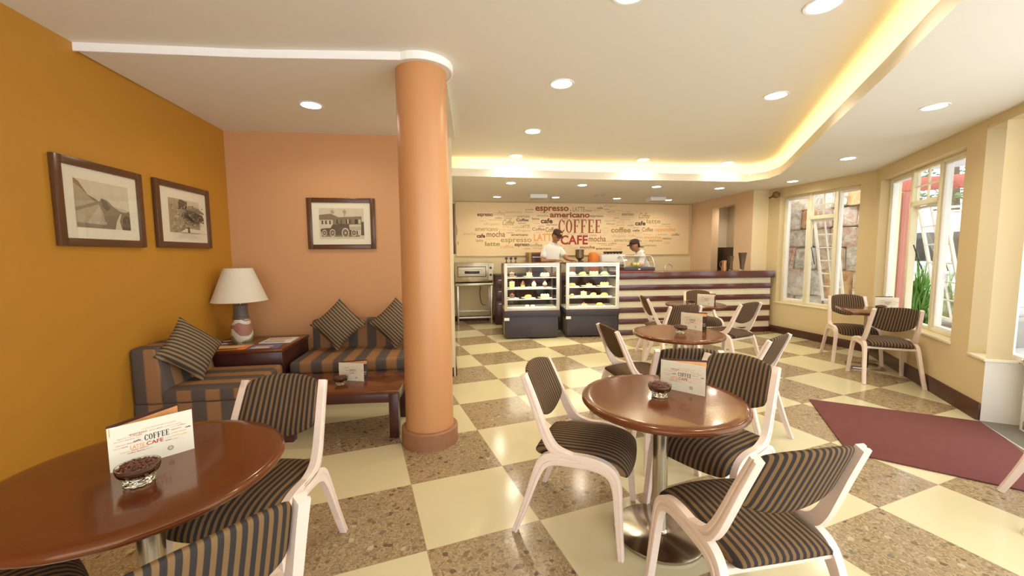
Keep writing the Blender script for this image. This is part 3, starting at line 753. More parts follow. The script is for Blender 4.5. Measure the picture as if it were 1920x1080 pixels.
# lamp
t = thing('table_lamp', 'table lamp with cream shade and patterned pottery base on the corner table', 'lamp', (-2.84, 4.19, .605))
q = NT('lamp shade cloth'); q.b.inputs['Base Color'].default_value = (.86, .80, .66, 1); q.b.inputs['Roughness'].default_value = .8
tr = q.n('ShaderNodeBsdfTranslucent'); tr.inputs[0].default_value = (.86, .78, .6, 1); mx = q.n('ShaderNodeMixShader'); mx.inputs[0].default_value = .25
tc = q.n('ShaderNodeTexCoord'); no = q.n('ShaderNodeTexNoise'); no.inputs['Scale'].default_value = 220; q.l(tc.outputs['Object'], no.inputs['Vector']); q.bump(no.outputs['Fac'], .0008)
q.l(q.b.outputs[0], mx.inputs[1]); q.l(tr.outputs[0], mx.inputs[2]); q.l(mx.outputs[0], q.o.inputs[0])
b = nb(); lathe(b, [(.255, .425), (.253, .43), (.130, .765), (.127, .765), (.250, .43), (.255, .425)], 48); obj('lamp_shade', b, q.m, t, sharp=60)
q = NT('painted pottery'); tc = q.n('ShaderNodeTexCoord'); sp = q.n('ShaderNodeSeparateXYZ'); q.l(tc.outputs['Object'], sp.inputs[0])
no = q.n('ShaderNodeTexNoise'); no.inputs['Scale'].default_value = 9; no.inputs['Detail'].default_value = 0; q.l(tc.outputs['Object'], no.inputs['Vector'])
h = q.math('ADD', sp.outputs[2], q.math('MULTIPLY_ADD', no.outputs['Fac'], .22, -.11))
cr = q.n('ShaderNodeValToRGB'); cr.color_ramp.interpolation = 'CONSTANT'; q.l(q.math('DIVIDE', h, .4), cr.inputs[0]); el = cr.color_ramp.elements
el[0].color = (.33, .36, .16, 1); el[1].position = .10; el[1].color = (.78, .72, .58, 1)
for p, k in ((.24, (.42, .19, .13)), (.44, (.80, .74, .60)), (.60, (.42, .19, .13)), (.66, (.80, .74, .60))): e = el.new(p); e.color = (*k, 1)
q.l(cr.outputs[0], q.b.inputs['Base Color']); q.b.inputs['Roughness'].default_value = .55
b = nb(); lathe(b, [(0, 0), (.085, 0), (.096, .02), (.100, .08), (.095, .14), (.082, .20), (.076, .235)], 32); obj('pottery_base', b, q.m, t)
b = nb(); lathe(b, [(.076, .235), (.078, .25), (.074, .262), (.066, .27), (.064, .37), (.069, .385), (.02, .39), (0, .39)], 32); obj('neck', b, mat('grey glazed neck', (.14, .115, .09), .4, var=.2), t)
b = nb(); lathe(b, [(.010, .39), (.010, .56), (0, .56)], 10); obj('bulb_holder', b, M_steel, t)
b = nb()
for k in range(3): a = 2*pi*k/3; cyl(b, (0, 0, .755), (.128*cos(a), .128*sin(a), .762), .0018, n=5)
cyl(b, (0, 0, .56), (0, 0, .76), .002, n=5); obj('shade_holder', b, M_steel, t)
b = nb(); tube(b, [(-.095, 0, .006), (-.15, -.03, .006), (-.21, -.10, .006), (-.16, -.16, .006), (-.06, -.14, .006)], .004, 6); obj('cord', b, M_white, t)
# papers on the corner table
def sheet(name, label, x, y, rz, w, d, cols, cat, th=.004):
    b = nb(); box(b, 0, w, 0, d, 0, th, .0008, mi=0); random.seed(len(label))
    for k, mi in enumerate(cols[1]):
        x0 = w*(.06+.1*random.random()); x1 = w*(.6+.32*random.random()); y0 = d*(.08+.28*k); f = poly(b, [(0, 0), (1, 0), (1, 1), (0, 1)], Matrix(((x1-x0, 0, 0, x0), (0, 0, d*.2, y0), (0, 1, 0, th+.0004), (0, 0, 0, 1))) , mi)
    o = obj(name, b, cols[0], recalc=False); o.location = (x, y, .6055); o.rotation_euler = (0, 0, R(rz)); return tag(o, label, cat)
c_or, c_bl, c_wh, c_yl = mat('orange print', (.78, .22, .04), .4), mat('blue print', (.10, .13, .30), .35, var=.4, scale=12), mat('newsprint', (.72, .68, .60), .7), mat('yellow print', (.80, .58, .12), .4)
sheet('brochure', 'orange printed brochure at the front edge of the corner table', -2.88, 3.74, 10, .32, .20, ((c_or, INK[0], c_yl, c_wh), (1, 2, 3)), 'brochure')
sheet('magazine', 'blue covered magazine lying beside the lamp on the corner table', -2.54, 3.79, 12, .27, .22, ((c_bl, c_wh, INK[2]), (1, 2)), 'magazine')
sheet('newspaper', 'folded newspaper behind the blue magazine on the corner table', -2.58, 4.04, 8, .30, .26, ((c_wh, INK[4], INK[3]), (1, 2, 1)), 'newspaper', .008)

# ---------------------------------------------------------------- framed photographs
M_fr = wood('brown picture frame', (.075, .028, .010), (.13, .052, .020), .3, .1)
M_mat = mat('cream picture mount', (.78, .72, .55), .6)
SEP = [mat('sepia %d' % i, c, .6, var=.12, scale=30) for i, c in enumerate([(.62, .54, .38), (.40, .32, .20), (.23, .17, .10), (.12, .085, .05), (.05, .035, .022), (.48, .40, .27)])]
def picture(label, M, w, h, fw, mx_, mz, draw):
    t = thing('framed_photograph', label, 'picture'); t.matrix_world = M; t['group'] = 'framed sepia photographs'
    b = nb()
    for x0, x1, z0, z1 in ((0, fw, 0, h), (w-fw, w, 0, h), (fw, w-fw, 0, fw), (fw, w-fw, h-fw, h)): box(b, x0, x1, -.032, -.002, z0, z1, .004)
    obj('frame', b, M_fr, t)
    b = nb(); box(b, fw-.002, w-fw+.002, -.016, -.004, fw-.002, h-fw+.002); obj('mount', b, M_mat, t)
    b = nb(); W_, H_ = w-2*fw-2*mx_, h-2*fw-2*mz; draw(b, T(fw+mx_, -.0175) @ Matrix.Translation((0, 0, fw+mz)) @ Matrix.Diagonal((W_, 1, H_, 1))); obj('photograph', b, SEP, t, recalc=False)
    b = nb(); box(b, fw-.002, w-fw+.002, -.0275, -.0265, fw-.002, h-fw+.002); obj('pane', b, glass('picture glass', fac=.010), t)
    return t
def lay(): lay.k += 1; return -lay.k*.00012
lay.k = 0
def pl(b, M, pts, mi): poly(b, pts, M, mi, lay())
def hills(b, M):
    lay.k = 0; pl(b, M, [(0, 0), (1, 0), (1, 1), (0, 1)], 0)
    pl(b, M, [(0, .62), (.5, .55), (1, .45), (1, 0), (0, 0)], 5)
    pl(b, M, [(0, 1), (.08, .95), (.22, .70), (.36, .62), (.42, .58), (.40, .50), (0, .28)], 2); pl(b, M, [(0, .9), (.1, .82), (.28, .62), (.34, .56), (0, .40)], 1)
    pl(b, M, [(.40, .55), (.46, .66), (.58, .62), (.68, .50), (.80, .42), (.90, .40), (1, .44), (1, 0), (.5, 0), (.42, .30)], 2)
    pl(b, M, [(.45, .64), (.55, .60), (.62, .46), (.55, .40), (.47, .48)], 3)
    pl(b, M, [(0, .33), (.40, .52), (.47, .35), (.52, 0), (0, 0)], 1); pl(b, M, [(.12, .0), (.41, .5), (.44, .40), (.42, 0)], 5)
    pl(b, M, [(.68, 0), (.72, .18), (.80, .36), (.83, .36), (.78, .20), (.82, 0)], 0); pl(b, M, [(.83, .0), (.84, .25), (.92, .34), (1, .30), (1, 0)], 3)
    pl(b, M, [(0, 0), (.6, 0), (.5, .08), (0, .10)], 2); text(b, 'LE 54', .30, .52, .10, .15, M @ T(0, -.003), 0, th=.0)
def village(b, M):
    lay.k = 0; random.seed(8); pl(b, M, [(0, 0), (1, 0), (1, 1), (0, 1)], 1); pl(b, M, [(.45, .75), (.7, .85), (1, .8), (1, 1), (.45, 1)], 0)
    pl(b, M, [(.3, .9), (.36, 1), (.60, .95), (.56, .72), (.30, .70)], 3)
    for i in range(320):
        x, z, s = random.random()*.96, random.random()*.85, random.uniform(.012, .04); pl(b, M, [(x, z), (x+s, z+s*.3), (x+s*.8, z+s*1.4), (x+s*.2, z+s)], random.choice((0, 1, 2, 3, 5, 5)))
    pl(b, M, [(.36, .70), (.95, .58), (1, .42), (.72, .30), (.45, .50)], 3); pl(b, M, [(.60, .66), (.78, .78), (1, .66), (1, .6)], 2)
    for i in range(120):
        x = random.uniform(.4, .95); z = .60-.25*(x-.4)+random.uniform(-.16, .05); s = random.uniform(.01, .04); pl(b, M, [(x, z), (x+s*1.6, z-s*.4), (x+s*1.4, z+s*.5), (x, z+s*.7)], random.choice((2, 3, 4, 1)))
    pl(b, M, [(.1, 0), (.30, .12), (.9, .10), (1, 0)], 0); pl(b, M, [(.34, .0), (.36, .16), (.40, .17), (.43, .0)], 3)
def old_cars(b, M):
    lay.k = 0; pl(b, M, [(0, 0), (1, 0), (1, 1), (0, 1)], 0); random.seed(2)
    pl(b, M, [(0, .78), (.25, .82), (.42, .72), (.42, .62), (0, .62)], 2); pl(b, M, [(.30, .70), (.95, .74), (.95, .48), (.30, .45)], 2); pl(b, M, [(0, .62), (.28, .6), (.28, .45), (0, .45)], 0)
    for x in (.05, .13, .22): pl(b, M, [(x, .48), (x+.04, .48), (x+.04, .60), (x, .60)], 3)
    for x, z in ((.30, .88), (.57, .88)):
        for k in range(7): a = 2*pi*k/7; pl(b, M, [(x, z), (x+.045*cos(a), z+.08*sin(a)), (x+.04*cos(a+.35), z+.06*sin(a+.35))], 3)
        pl(b, M, [(x-.004, z), (x+.004, z), (x+.006, .70), (x-.006, .70)], 2)
    for i in range(14): x = .33+.58*random.random(); pl(b, M, [(x, .50), (x+.03, .50), (x+.026, .64), (x+.004, .64)], random.choice((0, 3, 4, 5)))
    pl(b, M, [(.02, .30), (.06, .34), (.25, .36), (.30, .48), (.40, .46), (.40, .12), (.06, .12)], 3); pl(b, M, [(.40, .50), (.66, .48), (.68, .30), (.86, .26), (.86, .14), (.40, .12)], 3)
    pl(b, M, [(.68, .40), (.92, .42), (.92, .30), (.70, .28)], 5); pl(b, M, [(.93, .12), (1, .12), (1, .56), (.94, .56)], 3)
    pl(b, M, [(.05, .08), (.9, .08), (.9, .13), (.05, .13)], 2)
    for cx, r in ((.11, .055), (.29, .065), (.58, .085), (.77, .06)):
        for ro, ri, mi in ((1, .76, 0), (.76, .22, 3), (.22, 0, 0)):
            for k in range(16):
                a0, a1 = 2*pi*k/16, 2*pi*(k+1)/16; y = lay() if k == 0 else -lay.k*.00012
                poly(b, [(cx+r*ro*cos(a0), .20+r*1.9*ro*sin(a0)), (cx+r*ro*cos(a1), .20+r*1.9*ro*sin(a1)), (cx+r*(ri+.01)*cos(a1), .20+r*1.9*(ri+.01)*sin(a1)), (cx+r*(ri+.01)*cos(a0), .20+r*1.9*(ri+.01)*sin(a0))], M, mi, y)
        for k in range(8):
            a = 2*pi*k/8; pl(b, M, [(cx, .2), (cx+r*.74*cos(a), .20+r*1.4*sin(a)), (cx+r*.74*cos(a+.12), .20+r*1.4*sin(a+.12))], 0)
def wallM(x, y, z, ang): return Matrix.Translation((x, y, z)) @ Matrix.Rotation(R(ang), 4, 'Z')
aL = 180-math.degrees(math.atan2(7.33, 2.5*0+1.044))   # direction of the orange wall
aw = math.degrees(math.atan2(4.53-(-2.8), -3.134-LW(-2.8)))
picture('larger framed sepia mountain road photograph on the orange wall', wallM(LW(2.54)+.001, 2.54, 1.57, aw), .72, .575, .052, .085, .075, hills)
picture('smaller framed sepia village photograph on the orange wall near the corner', wallM(LW(3.39)+.001, 3.39, 1.575, aw), .75, .575, .052, .11, .085, village)
as_ = math.degrees(math.atan2(.34, 2.434))
picture('framed sepia photograph of old cars on the salmon wall', wallM(-2.316, 4.53+(3.134-2.316)*.1397-.002, 1.567, as_), .742, .578, .052, .075, .062, old_cars)
ap = math.degrees(math.atan2(8.94-4.87, -1.36+.70))
for yy, s in ((5.05, 'nearer'), (6.1, 'farther')):
    M = wallM(-.70-.162*(yy-4.87)+.002, yy, 1.50, ap)
    picture('%s dark framed photograph seen edge on, on the partition wall behind the column' % s, M @ Matrix.Identity(4), .72, .62, .05, .09, .075, village)
# entrance mat
b = nb(); prism(b, [(2.997, 3.972), (2.49, 2.886), (3.366, 2.25), (3.90, 3.08), (4.075, 3.41)], .002, .012, bev=.003)
q = NT('maroon ribbed mat'); tc = q.n('ShaderNodeTexCoord'); mp = q.n('ShaderNodeMapping'); mp.inputs['Rotation'].default_value = (0, 0, R(25)); q.l(tc.outputs['Object'], mp.inputs[0])
wv = q.n('ShaderNodeTexWave'); wv.inputs['Scale'].default_value = 32; q.l(mp.outputs[0], wv.inputs[0]); no = q.n('ShaderNodeTexNoise'); no.inputs['Scale'].default_value = 180; q.l(tc.outputs['Object'], no.inputs['Vector'])
c = q.mix(wv.outputs['Fac'], (.105, .022, .020), (.165, .036, .032)); c = q.mix(q.math('MULTIPLY', no.outputs['Fac'], .35), c, (.24, .085, .07)); q.l(c, q.b.inputs['Base Color']); q.b.inputs['Roughness'].default_value = .9; q.bump(wv.outputs['Fac'], .003)
tag(obj('door_mat', b, q.m), 'maroon ribbed entrance mat on the floor by the glass door', 'mat')

# ================================================================ counter and back wall
WORDS = [('espresso',1.793,2.574,2.412,2.555,'r',1),
 ('.',2.608,2.637,2.46,2.484,'r',1),
 ('LATTE',2.669,2.959,2.452,2.554,'o',0),
 ('latte',2.975,3.136,2.45,2.503,'o',0),
 ('espresso',3.16,3.355,2.452,2.497,'p',0),
 ('cafe',3.248,3.394,2.509,2.567,'b',0),
 ('americano',2.13,3.08,2.31,2.431,'r',2),
 ('espresso',3.088,3.408,2.306,2.367,'b',0),
 ('COFFEE',2.323,3.367,1.961,2.266,'r',9),
 ('CAFE',2.382,3.037,1.693,1.91,'R',1),
 ('LATTE',1.756,2.263,1.779,1.945,'O',1),
 ('mocha',3.061,3.476,1.76,1.892,'b',0),
 ('COFFEE',3.06,3.247,1.884,1.922,'o',0),
 ('mocha',2.849,3.212,1.599,1.669,'b',1),
 ('americano',3.234,3.619,1.574,1.628,'b',1),
 ('cafe',1.92,2.196,2.176,2.292,'d',2),
 ('latte',1.718,1.885,2.253,2.309,'b',0),
 ('Coffee',1.359,1.638,2.218,2.284,'d',1),
 ('Coffee',1.031,1.329,2.131,2.257,'o',3),
 ('espresso',0.482,0.828,2.305,2.386,'d',1),
 ('coffee',0.844,1.108,2.351,2.447,'p',0),
 ('americano',1.119,1.489,2.398,2.457,'f',0),
 ('americano',1.375,1.666,2.303,2.367,'o',0),
 ('Cappuccino',1.065,1.367,2.309,2.36,'f',0),
 ('mocha',1.835,2.103,2.325,2.381,'o',0),
 ('cafe',1.905,2.091,2.403,2.456,'p',0),
 ('cappuccino',0.72,1.019,2.226,2.27,'f',0),
 ('affogato',0.615,0.973,2.115,2.189,'p',0),
 ('americano',0.428,0.935,2.004,2.093,'o',0),
 ('cafe',1.252,1.45,2.065,2.117,'p',0),
 ('LATTE',1.465,1.665,2.07,2.144,'o',0),
 ('Coffee',1.721,2.013,2.013,2.081,'b',0),
 ('Coffee',2.031,2.31,1.983,2.089,'b',0),
 ('espresso',2.043,2.31,2.119,2.157,'b',0),
 ('mocha',0.169,0.437,1.909,1.982,'f',0),
 ('cafe',0.463,0.65,1.853,1.941,'d',2),
 ('mocha',0.683,1.099,1.871,1.997,'b',0),
 ('latte',0.447,0.606,1.764,1.828,'o',0),
 ('espresso',0.999,1.704,1.721,1.833,'o',0),
 ('latte',0.646,0.98,1.671,1.768,'o',1),
 ('coffee',0.986,1.294,1.618,1.697,'O',0),
 ('espresso',1.314,1.658,1.641,1.721,'d',1),
 ('coffee',1.671,1.95,1.652,1.727,'o',0),
 ('americano',1.239,1.625,1.896,1.945,'b',1),
 ('affogato',1.327,1.695,1.975,2.043,'p',0),
 ('coffee',3.6,4.094,1.969,2.093,'o',1),
 ('cafe',4.14,4.316,1.993,2.05,'b',1),
 ('Coffee',4.38,4.654,1.993,2.095,'b',0),
 ('cappuccino',4.684,5.231,1.977,2.088,'O',1),
 ('cafe',4.199,4.46,2.138,2.243,'d',2),
 ('latte',4.49,4.841,2.189,2.291,'o',0),
 ('Coffee',4.275,4.592,2.298,2.43,'o',3),
 ('americano',3.863,4.158,2.365,2.432,'b',0),
 ('mocha',4.437,4.874,1.824,1.898,'O',1),
 ('espresso',4.563,4.896,1.732,1.803,'o',0),
 ('americano',3.683,4.215,1.754,1.829,'o',0),
 ('LATTE',3.734,3.925,2.183,2.24,'f',0),
 ('cafe',4.038,4.205,1.875,1.93,'O',0),
 ('latte',4.223,4.4,1.841,1.891,'f',0),
 ('coffee',5.134,5.36,1.898,1.954,'b',3),
 ('espresso',4.134,4.435,1.595,1.663,'d',1),
 ('americano',4.446,4.748,1.641,1.701,'o',0),
 ('Coffee',4.923,5.105,1.699,1.771,'O',3),
 ('mexicano',4.895,5.136,1.808,1.858,'b',0),
 ('cappuccino',3.493,3.69,2.428,2.47,'o',0),
 ('affogato',3.41,3.745,2.554,2.615,'p',0),
 ('latte',3.439,3.594,2.223,2.269,'p',0),
 ('cafe',3.602,3.717,2.229,2.278,'p',0),
 ('affogato',3.615,3.963,1.852,1.922,'p',0),
 ('americano',3.644,3.884,1.564,1.618,'p',0),
 ('cafe',4.233,4.367,1.757,1.797,'b',0),
 ('mexicano',3.266,3.503,1.698,1.737,'o',0),
 ('affogato',1.543,1.743,2.401,2.453,'p',0)]
# lettered board on the back wall; local x along the wall, facing the room
ab = math.atan2(9.86-8.94, 4.35+1.36)
MM = wallM(-1.233, 8.961-.004, 0, math.degrees(ab))
t = thing('wall_mural', 'large cream wall panel covered with coffee words in many typefaces', 'wall sign')
b = nb(); box(b, 0, 5.60, -.012, -.001, 1.46, 2.635, M=MM); obj('board', b, mat('mural board', (.92, .71, .43), .55, var=.02), t)
b = nb()
for x0, x1, z0, z1 in ((-.0, 5.60, 1.44, 1.462), (0, 5.6, 2.626, 2.645), (-.0, .02, 1.44, 2.645), (5.58, 5.60, 1.44, 2.645)): box(b, x0, x1, -.022, -.001, z0, z1, .003, MM)
obj('border', b, mat('mural border', (.72, .60, .32), .5), t)
CI = {'r': 0, 'R': 1, 'O': 2, 'o': 3, 'p': 4, 'b': 5, 'd': 6, 'f': 7}
MI = [mat('painted word %s' % k, c, .6, var=0) for k, c in (('rust', (.36, .075, .025)), ('red', (.42, .04, .025)), ('orange', (.86, .42, .14)), ('olive', (.42, .29, .10)), ('pale olive', (.64, .50, .26)), ('brown', (.26, .11, .045)), ('dark', (.10, .025, .015)), ('faded', (.72, .46, .24)))]
b = nb(); Mt = MM @ T(0, -.0125)
for wd, s0, s1, z0, z1, c, st in WORDS:
    if st == 9: serif_word(b, wd, s0, s1, z0, z1, Mt, CI[c])
    else: text(b, wd, s0, s1, z0, z1, Mt, CI[c], bold={0: .01, 1: .028, 2: .034, 3: .006}[st], shear=.12 if st == 3 else 0)
random.seed(21); boxes = [(w_[1]-.01, w_[2]+.01, w_[3]-.005, w_[4]+.005) for w_ in WORDS]; k = 0
for _ in range(14000):
    L_ = random.uniform(.12, .36); h = random.uniform(.022, .042); s0 = random.uniform(.5, 5.0); z0 = random.uniform(1.56, 2.52)
    if ((s0+L_/2-2.75)/2.35)**2+((z0-2.03)/.50)**2 > 1: continue
    if any(s0 < q_[1] and s0+L_ > q_[0] and z0 < q_[3] and z0+h > q_[2] for q_ in boxes): continue
    boxes.append((s0-.015, s0+L_+.015, z0-.008, z0+h+.008)); k += 1
    text(b, random.choice(['mocha', 'latte', 'americano', 'coffee', 'cafe', 'espresso', 'cappuccino', 'affogato']), s0, s0+L_, z0, z0+h, Mt, random.choice((4, 4, 3, 7, 2, 5)))
    if k > 190: break
obj('lettering', b, MI, t, recalc=False)

# striped counter
B0 = (1.93, 7.235); MBAR = wallM(*B0, 0, 5.6)
t = thing('counter', 'long counter with horizontal dark and cream stripes and a thick dark top', 'counter'); t.matrix_world = MBAR
M_slat = wood('dark counter boards', (.075, .020, .016), (.13, .038, .028), .18, .3, (1, 10, 10)); M_band = mat('cream counter bands', (.78, .70, .52), .4)
b = nb(); prism(b, [(0, .012), (2.92, .012), (2.90, .20), (2.60, .20), (2.55, .55), (0, .55)], 0, 1.02); obj('body', b, M_band, t)
for z0 in (0, .205, .41, .615, .82):
    b = nb(); box(b, 0, 2.925, -.004, .011, z0, z0+.096, .002); obj('board', b, M_slat, t)
b = nb(); prism(b, [(-.02, -.05), (2.955, -.05), (2.92, .20), (2.59, .205), (2.53, .60), (-.02, .60)], 1.021, 1.148, bev=.004); obj('countertop', b, M_slat, t)

# display fridges
M_char = mat('charcoal panel', (.055, .045, .055), .42, var=.1); M_alu = mat('light aluminium', (.66, .62, .54), .35, .5); M_alub = mat('bright white aluminium', (.85, .84, .80), .35, .2)
M_shelf = glass('shelf glass', (.92, .96, .90), fac=.08); M_back = mat('fridge liner', (.42, .36, .24), .35, .3); M_side = mat('dark brown side panel', (.11, .05, .025), .35)
def fridge(label, x, y, a, W, D, shelves, alu, led):
    t = thing('display_fridge', label, 'display fridge', (x, y, 0), R(a), 'display fridges'); H = 1.33
    b = nb(); box(b, .02, W-.02, .03, D, .02, .395, .004); box(b, 0, W+.01, -.005, D, .396, .50, .006); obj('cabinet', b, M_char, t)
    b = nb(); box(b, .01, .018, .05, D-.03, .03, .39); obj('side_grille', b, M_side, t)
    b = nb()
    for k in range(9): box(b, .006, .0095, .10, .32, .07+.03*k, .082+.03*k)
    obj('vent', b, M_alu, t)
    b = nb(); rect_frame(b, 0, W, .503, H, 0, .025, .055); obj('front_frame', b, alu, t)
    b = nb(); box(b, .05, W-.05, .010, .014, .55, H-.05); obj('front_glass', b, M_glass, t)
    b = nb(); box(b, 0, W, .026, D, H-.03, H, .003); box(b, 0, .03, D-.04, D, .503, H-.03); box(b, W-.03, W, D-.04, D, .503, H-.03); box(b, 0, .02, .026, .05, .503, H-.03); box(b, W-.02, W, .026, .05, .503, H-.03); obj('top_frame', b, M_side, t)
    for xx in (.004, W-.008): b = nb(); box(b, xx, xx+.004, .05, D-.04, .51, H-.03); obj('side_glass', b, M_glass, t)
    b = nb(); box(b, .03, W-.03, D-.03, D-.025, .52, H-.03); obj('rear_door', b, glass('rear door glass', (.80, .76, .66), fac=.03), t)
    b = nb(); box(b, .01, W-.01, .03, D-.03, .503, .53); obj('deck', b, mat('white deck', (.82, .80, .70), .3), t)
    for z in shelves:
        b = nb(); box(b, .03, W-.05, .06, D-.06, z-.008, z, .001); s = obj('shelf', b, M_shelf, t)
        b = nb(); box(b, .03, W-.05, .054, .060, z-.014, z+.004); obj('shelf_edge', b, M_alub, s)
    b = nb(); box(b, .06, W-.06, .03, .045, H-.062, H-.05); obj('light_tube', b, emitter('fridge tube', (1, .95, .75), 9), t)
    for z, e in [(H-.06, led)]+[(s_-.02, led*.5) for s_ in shelves]:
        l = bpy.data.objects.new('lamp', bpy.data.lights.new('lamp', 'AREA')); COL.objects.link(l); l.parent = t; l.data.shape = 'RECTANGLE'; l.data.size = W-.15; l.data.size_y = .05; l.data.energy = e; l.data.color = (1, .93, .66); l.location = (W/2, .10, z)
    b = nb(); box(b, -.004, .085, -.012, -.006, .335, .385); obj('price_label', b, M_white, t)
    return t
F1 = fridge('left glass display fridge full of cakes, charcoal base', -.135, 6.95, 5.5, .975, .66, (.70, .885, 1.08), M_alu, 6.5)
F2 = fridge('right glass display fridge full of pastries, white frame, next to the counter', .955, 7.085, 4.0, .955, .62, (.71, .895, 1.095), M_alub, 6.5)
M1 = wallM(-.135, 6.95, 0, 5.5); M2 = wallM(.955, 7.085, 0, 4.0)
M_plate = mat('white china', (.85, .84, .76), .25, var=.01)
def k_plate():
    b = nb(); box(b, -.085, .085, -.11, .11, 0, .006, .002); box(b, -.09, -.078, -.115, .115, .004, .012, .002); box(b, .078, .09, -.115, .115, .004, .012, .002); box(b, -.09, .09, .103, .115, .004, .012, .002); box(b, -.09, .09, -.115, -.103, .004, .012, .002); return obj('plate', b, M_plate)
def k_round():
    b = nb(); lathe(b, [(0, 0), (.06, 0), (.095, .012), (.10, .016), (.093, .015), (.06, .006), (0, .006)], 32); return obj('plate', b, M_plate)
CK = dict(sponge=(.72, .52, .16), choc=(.10, .035, .018), cream=(.88, .80, .52), red=(.55, .05, .04), green=(.35, .40, .08), crust=(.60, .32, .08), lemon=(.86, .68, .16), pink=(.75, .36, .28))
def cm(k): return mat('cake '+k, CK[k], .55, var=.12, scale=40)
def cake_slice(a, c, h=.07):
    t = thing('cake_slice', '', 'cake'); b = nb(); P = [(-.045, -.06), (.045, -.06), (.012, .06), (-.012, .06)]
    prism(b, P, 0, h*.45, bev=.002); prism(b, P, h*.5, h*.92, bev=.002); obj('sponge', b, cm(a), t)
    b = nb(); prism(b, P, h*.45, h*.5); prism(b, P, h*.92, h, bev=.003); obj('icing', b, cm(c), t)
    b = nb(); ball(b, (0, -.03, h+.008), .014, 2); ball(b, (.012, -.01, h+.006), .009, 1); obj('topping', b, cm('red'), t); return t
def cupcake(a, c):
    t = thing('cupcake', '', 'cupcake'); b = nb(); lathe(b, [(0, 0), (.028, 0), (.038, .045), (0, .045)], 20); obj('cup', b, cm(a), t)
    b = nb(); lathe(b, [(.040, .045), (.043, .055), (.034, .066), (.036, .072), (.025, .085), (.026, .090), (.012, .105), (0, .116)], 20); obj('icing', b, cm(c), t)
    b = nb(); ball(b, (0, -.01, .112), .011, 2); obj('cherry', b, cm('red'), t); return t
def round_cake(a, c):
    t = thing('round_cake', '', 'cake'); b = nb(); lathe(b, [(0, 0), (.075, 0), (.078, .035), (0, .035)], 28); obj('sponge', b, cm(a), t)
    b = nb(); lathe(b, [(.079, .030), (.079, .044), (.070, .050), (0, .050)], 28)
    for k in range(8): ball(b, (.06*cos(k*pi/4), .06*sin(k*pi/4), .054), .013, 1)
    obj('icing', b, cm(c), t); return t
def pastry(a):
    b = nb(); rr = []
    for i in range(13):
        u = -1+2*i/12; r = .030*(1-abs(u)**2.2)**.5+.003; r *= 1+.10*cos(i*2.1)
        rr.append([(u*.075, r*1.1*cos(2*pi*k/12)+.018*u*u, .9*r+r*.85*sin(2*pi*k/12)) for k in range(12)])
    loft(b, rr); o = obj('pastry', b, cm(a)); return tag(o, '', 'pastry')
def roll(a):
    b = nb(); ball(b, (0, 0, .024), .036, 3, sc=(1, .9, .68)); o = obj('bread_roll', b, cm(a)); return tag(o, '', 'bread roll')
KP = {}
def put(kind, args, M, x, y, z, label, rz=0, grp=None):
    key = (kind.__name__, args)
    if key not in KP: KP[key] = kind(*args); o = KP[key]
    else: o = dup(KP[key])
    q = M @ Matrix.Translation((x, y, z)) @ Matrix.Rotation(R(rz), 4, 'Z'); o.location = q.to_translation(); o.rotation_euler = q.to_euler(); o['label'] = label
    if grp: o['group'] = grp
    return o
ORD = ['first', 'second', 'third', 'fourth']
def plated(M, fr, shelf, z, items, W=.9, y=.22):
    n = len(items)
    for i, (kind, args, nm) in enumerate(items):
        x = .15+(W-.30)*i/max(1, n-1); pos = '%s from left, %s, %s fridge' % (ORD[i], shelf, fr)
        p = put(k_plate if 'middle' in shelf else k_round, (), M, x, y, z, 'white plate, '+pos, 20, 'cake plates in the fridges'); tag(p, p['label'], 'plate', 'cake plates in the fridges')
        put(kind, args, M, x, y-.01, z+.007, nm+', '+pos, 15*(i % 3), 'cakes and pastries in the fridges')
S_, C_, O_, P_, B_ = cake_slice, cupcake, round_cake, pastry, roll
plated(M1, 'left', 'top shelf', 1.081, [(S_, ('choc', 'cream'), 'dark cake slice'), (S_, ('sponge', 'pink'), 'pink topped cake slice'), (O_, ('lemon', 'cream'), 'round lemon cake')])
plated(M1, 'left', 'upper middle shelf', .886, [(S_, ('green', 'cream', .11), 'tall green cake slice'), (C_, ('green', 'choc'), 'cupcake with dark icing'), (C_, ('sponge', 'cream'), 'cupcake with cream icing'), (C_, ('choc', 'pink'), 'dark cupcake with pink icing')])
plated(M1, 'left', 'lower middle shelf', .701, [(S_, ('choc', 'choc'), 'chocolate cake slice'), (P_, ('crust',), 'flat golden pastry'), (O_, ('sponge', 'cream'), 'small round cream cake')])
plated(M2, 'right', 'top shelf', 1.096, [(P_, ('cream',), 'pale pastry'), (P_, ('crust',), 'golden pastry'), (O_, ('lemon', 'lemon'), 'round yellow cake'), (P_, ('lemon',), 'yellow pastry')])
plated(M2, 'right', 'upper middle shelf', .896, [(P_, ('crust',), 'golden pastry'), (S_, ('sponge', 'cream', .04), 'low cream slice'), (O_, ('sponge', 'lemon'), 'round yellow topped cake')])
plated(M2, 'right', 'lower middle shelf', .711, [(B_, ('crust',), 'golden bread roll'), (S_, ('lemon', 'cream', .085), 'tall lemon slice'), (P_, ('lemon',), 'yellow pastry'), (P_, ('crust',), 'golden pastry')])
b = nb(); box(b, .08, .80, .06, .50, .531, .537, .002, M1); rect_frame_z = .55; tag(obj('tray', b, M_plate), 'white tray on the floor of the left display fridge', 'tray')
put(B_, ('cream',), M1, .42, .16, .538, 'pale round bun, left of the pair on the white fridge tray', 0, 'cakes and pastries in the fridges')
put(B_, ('cream',), M1, .52, .16, .538, 'pale round bun, right of the pair on the white fridge tray', 0, 'cakes and pastries in the fridges')
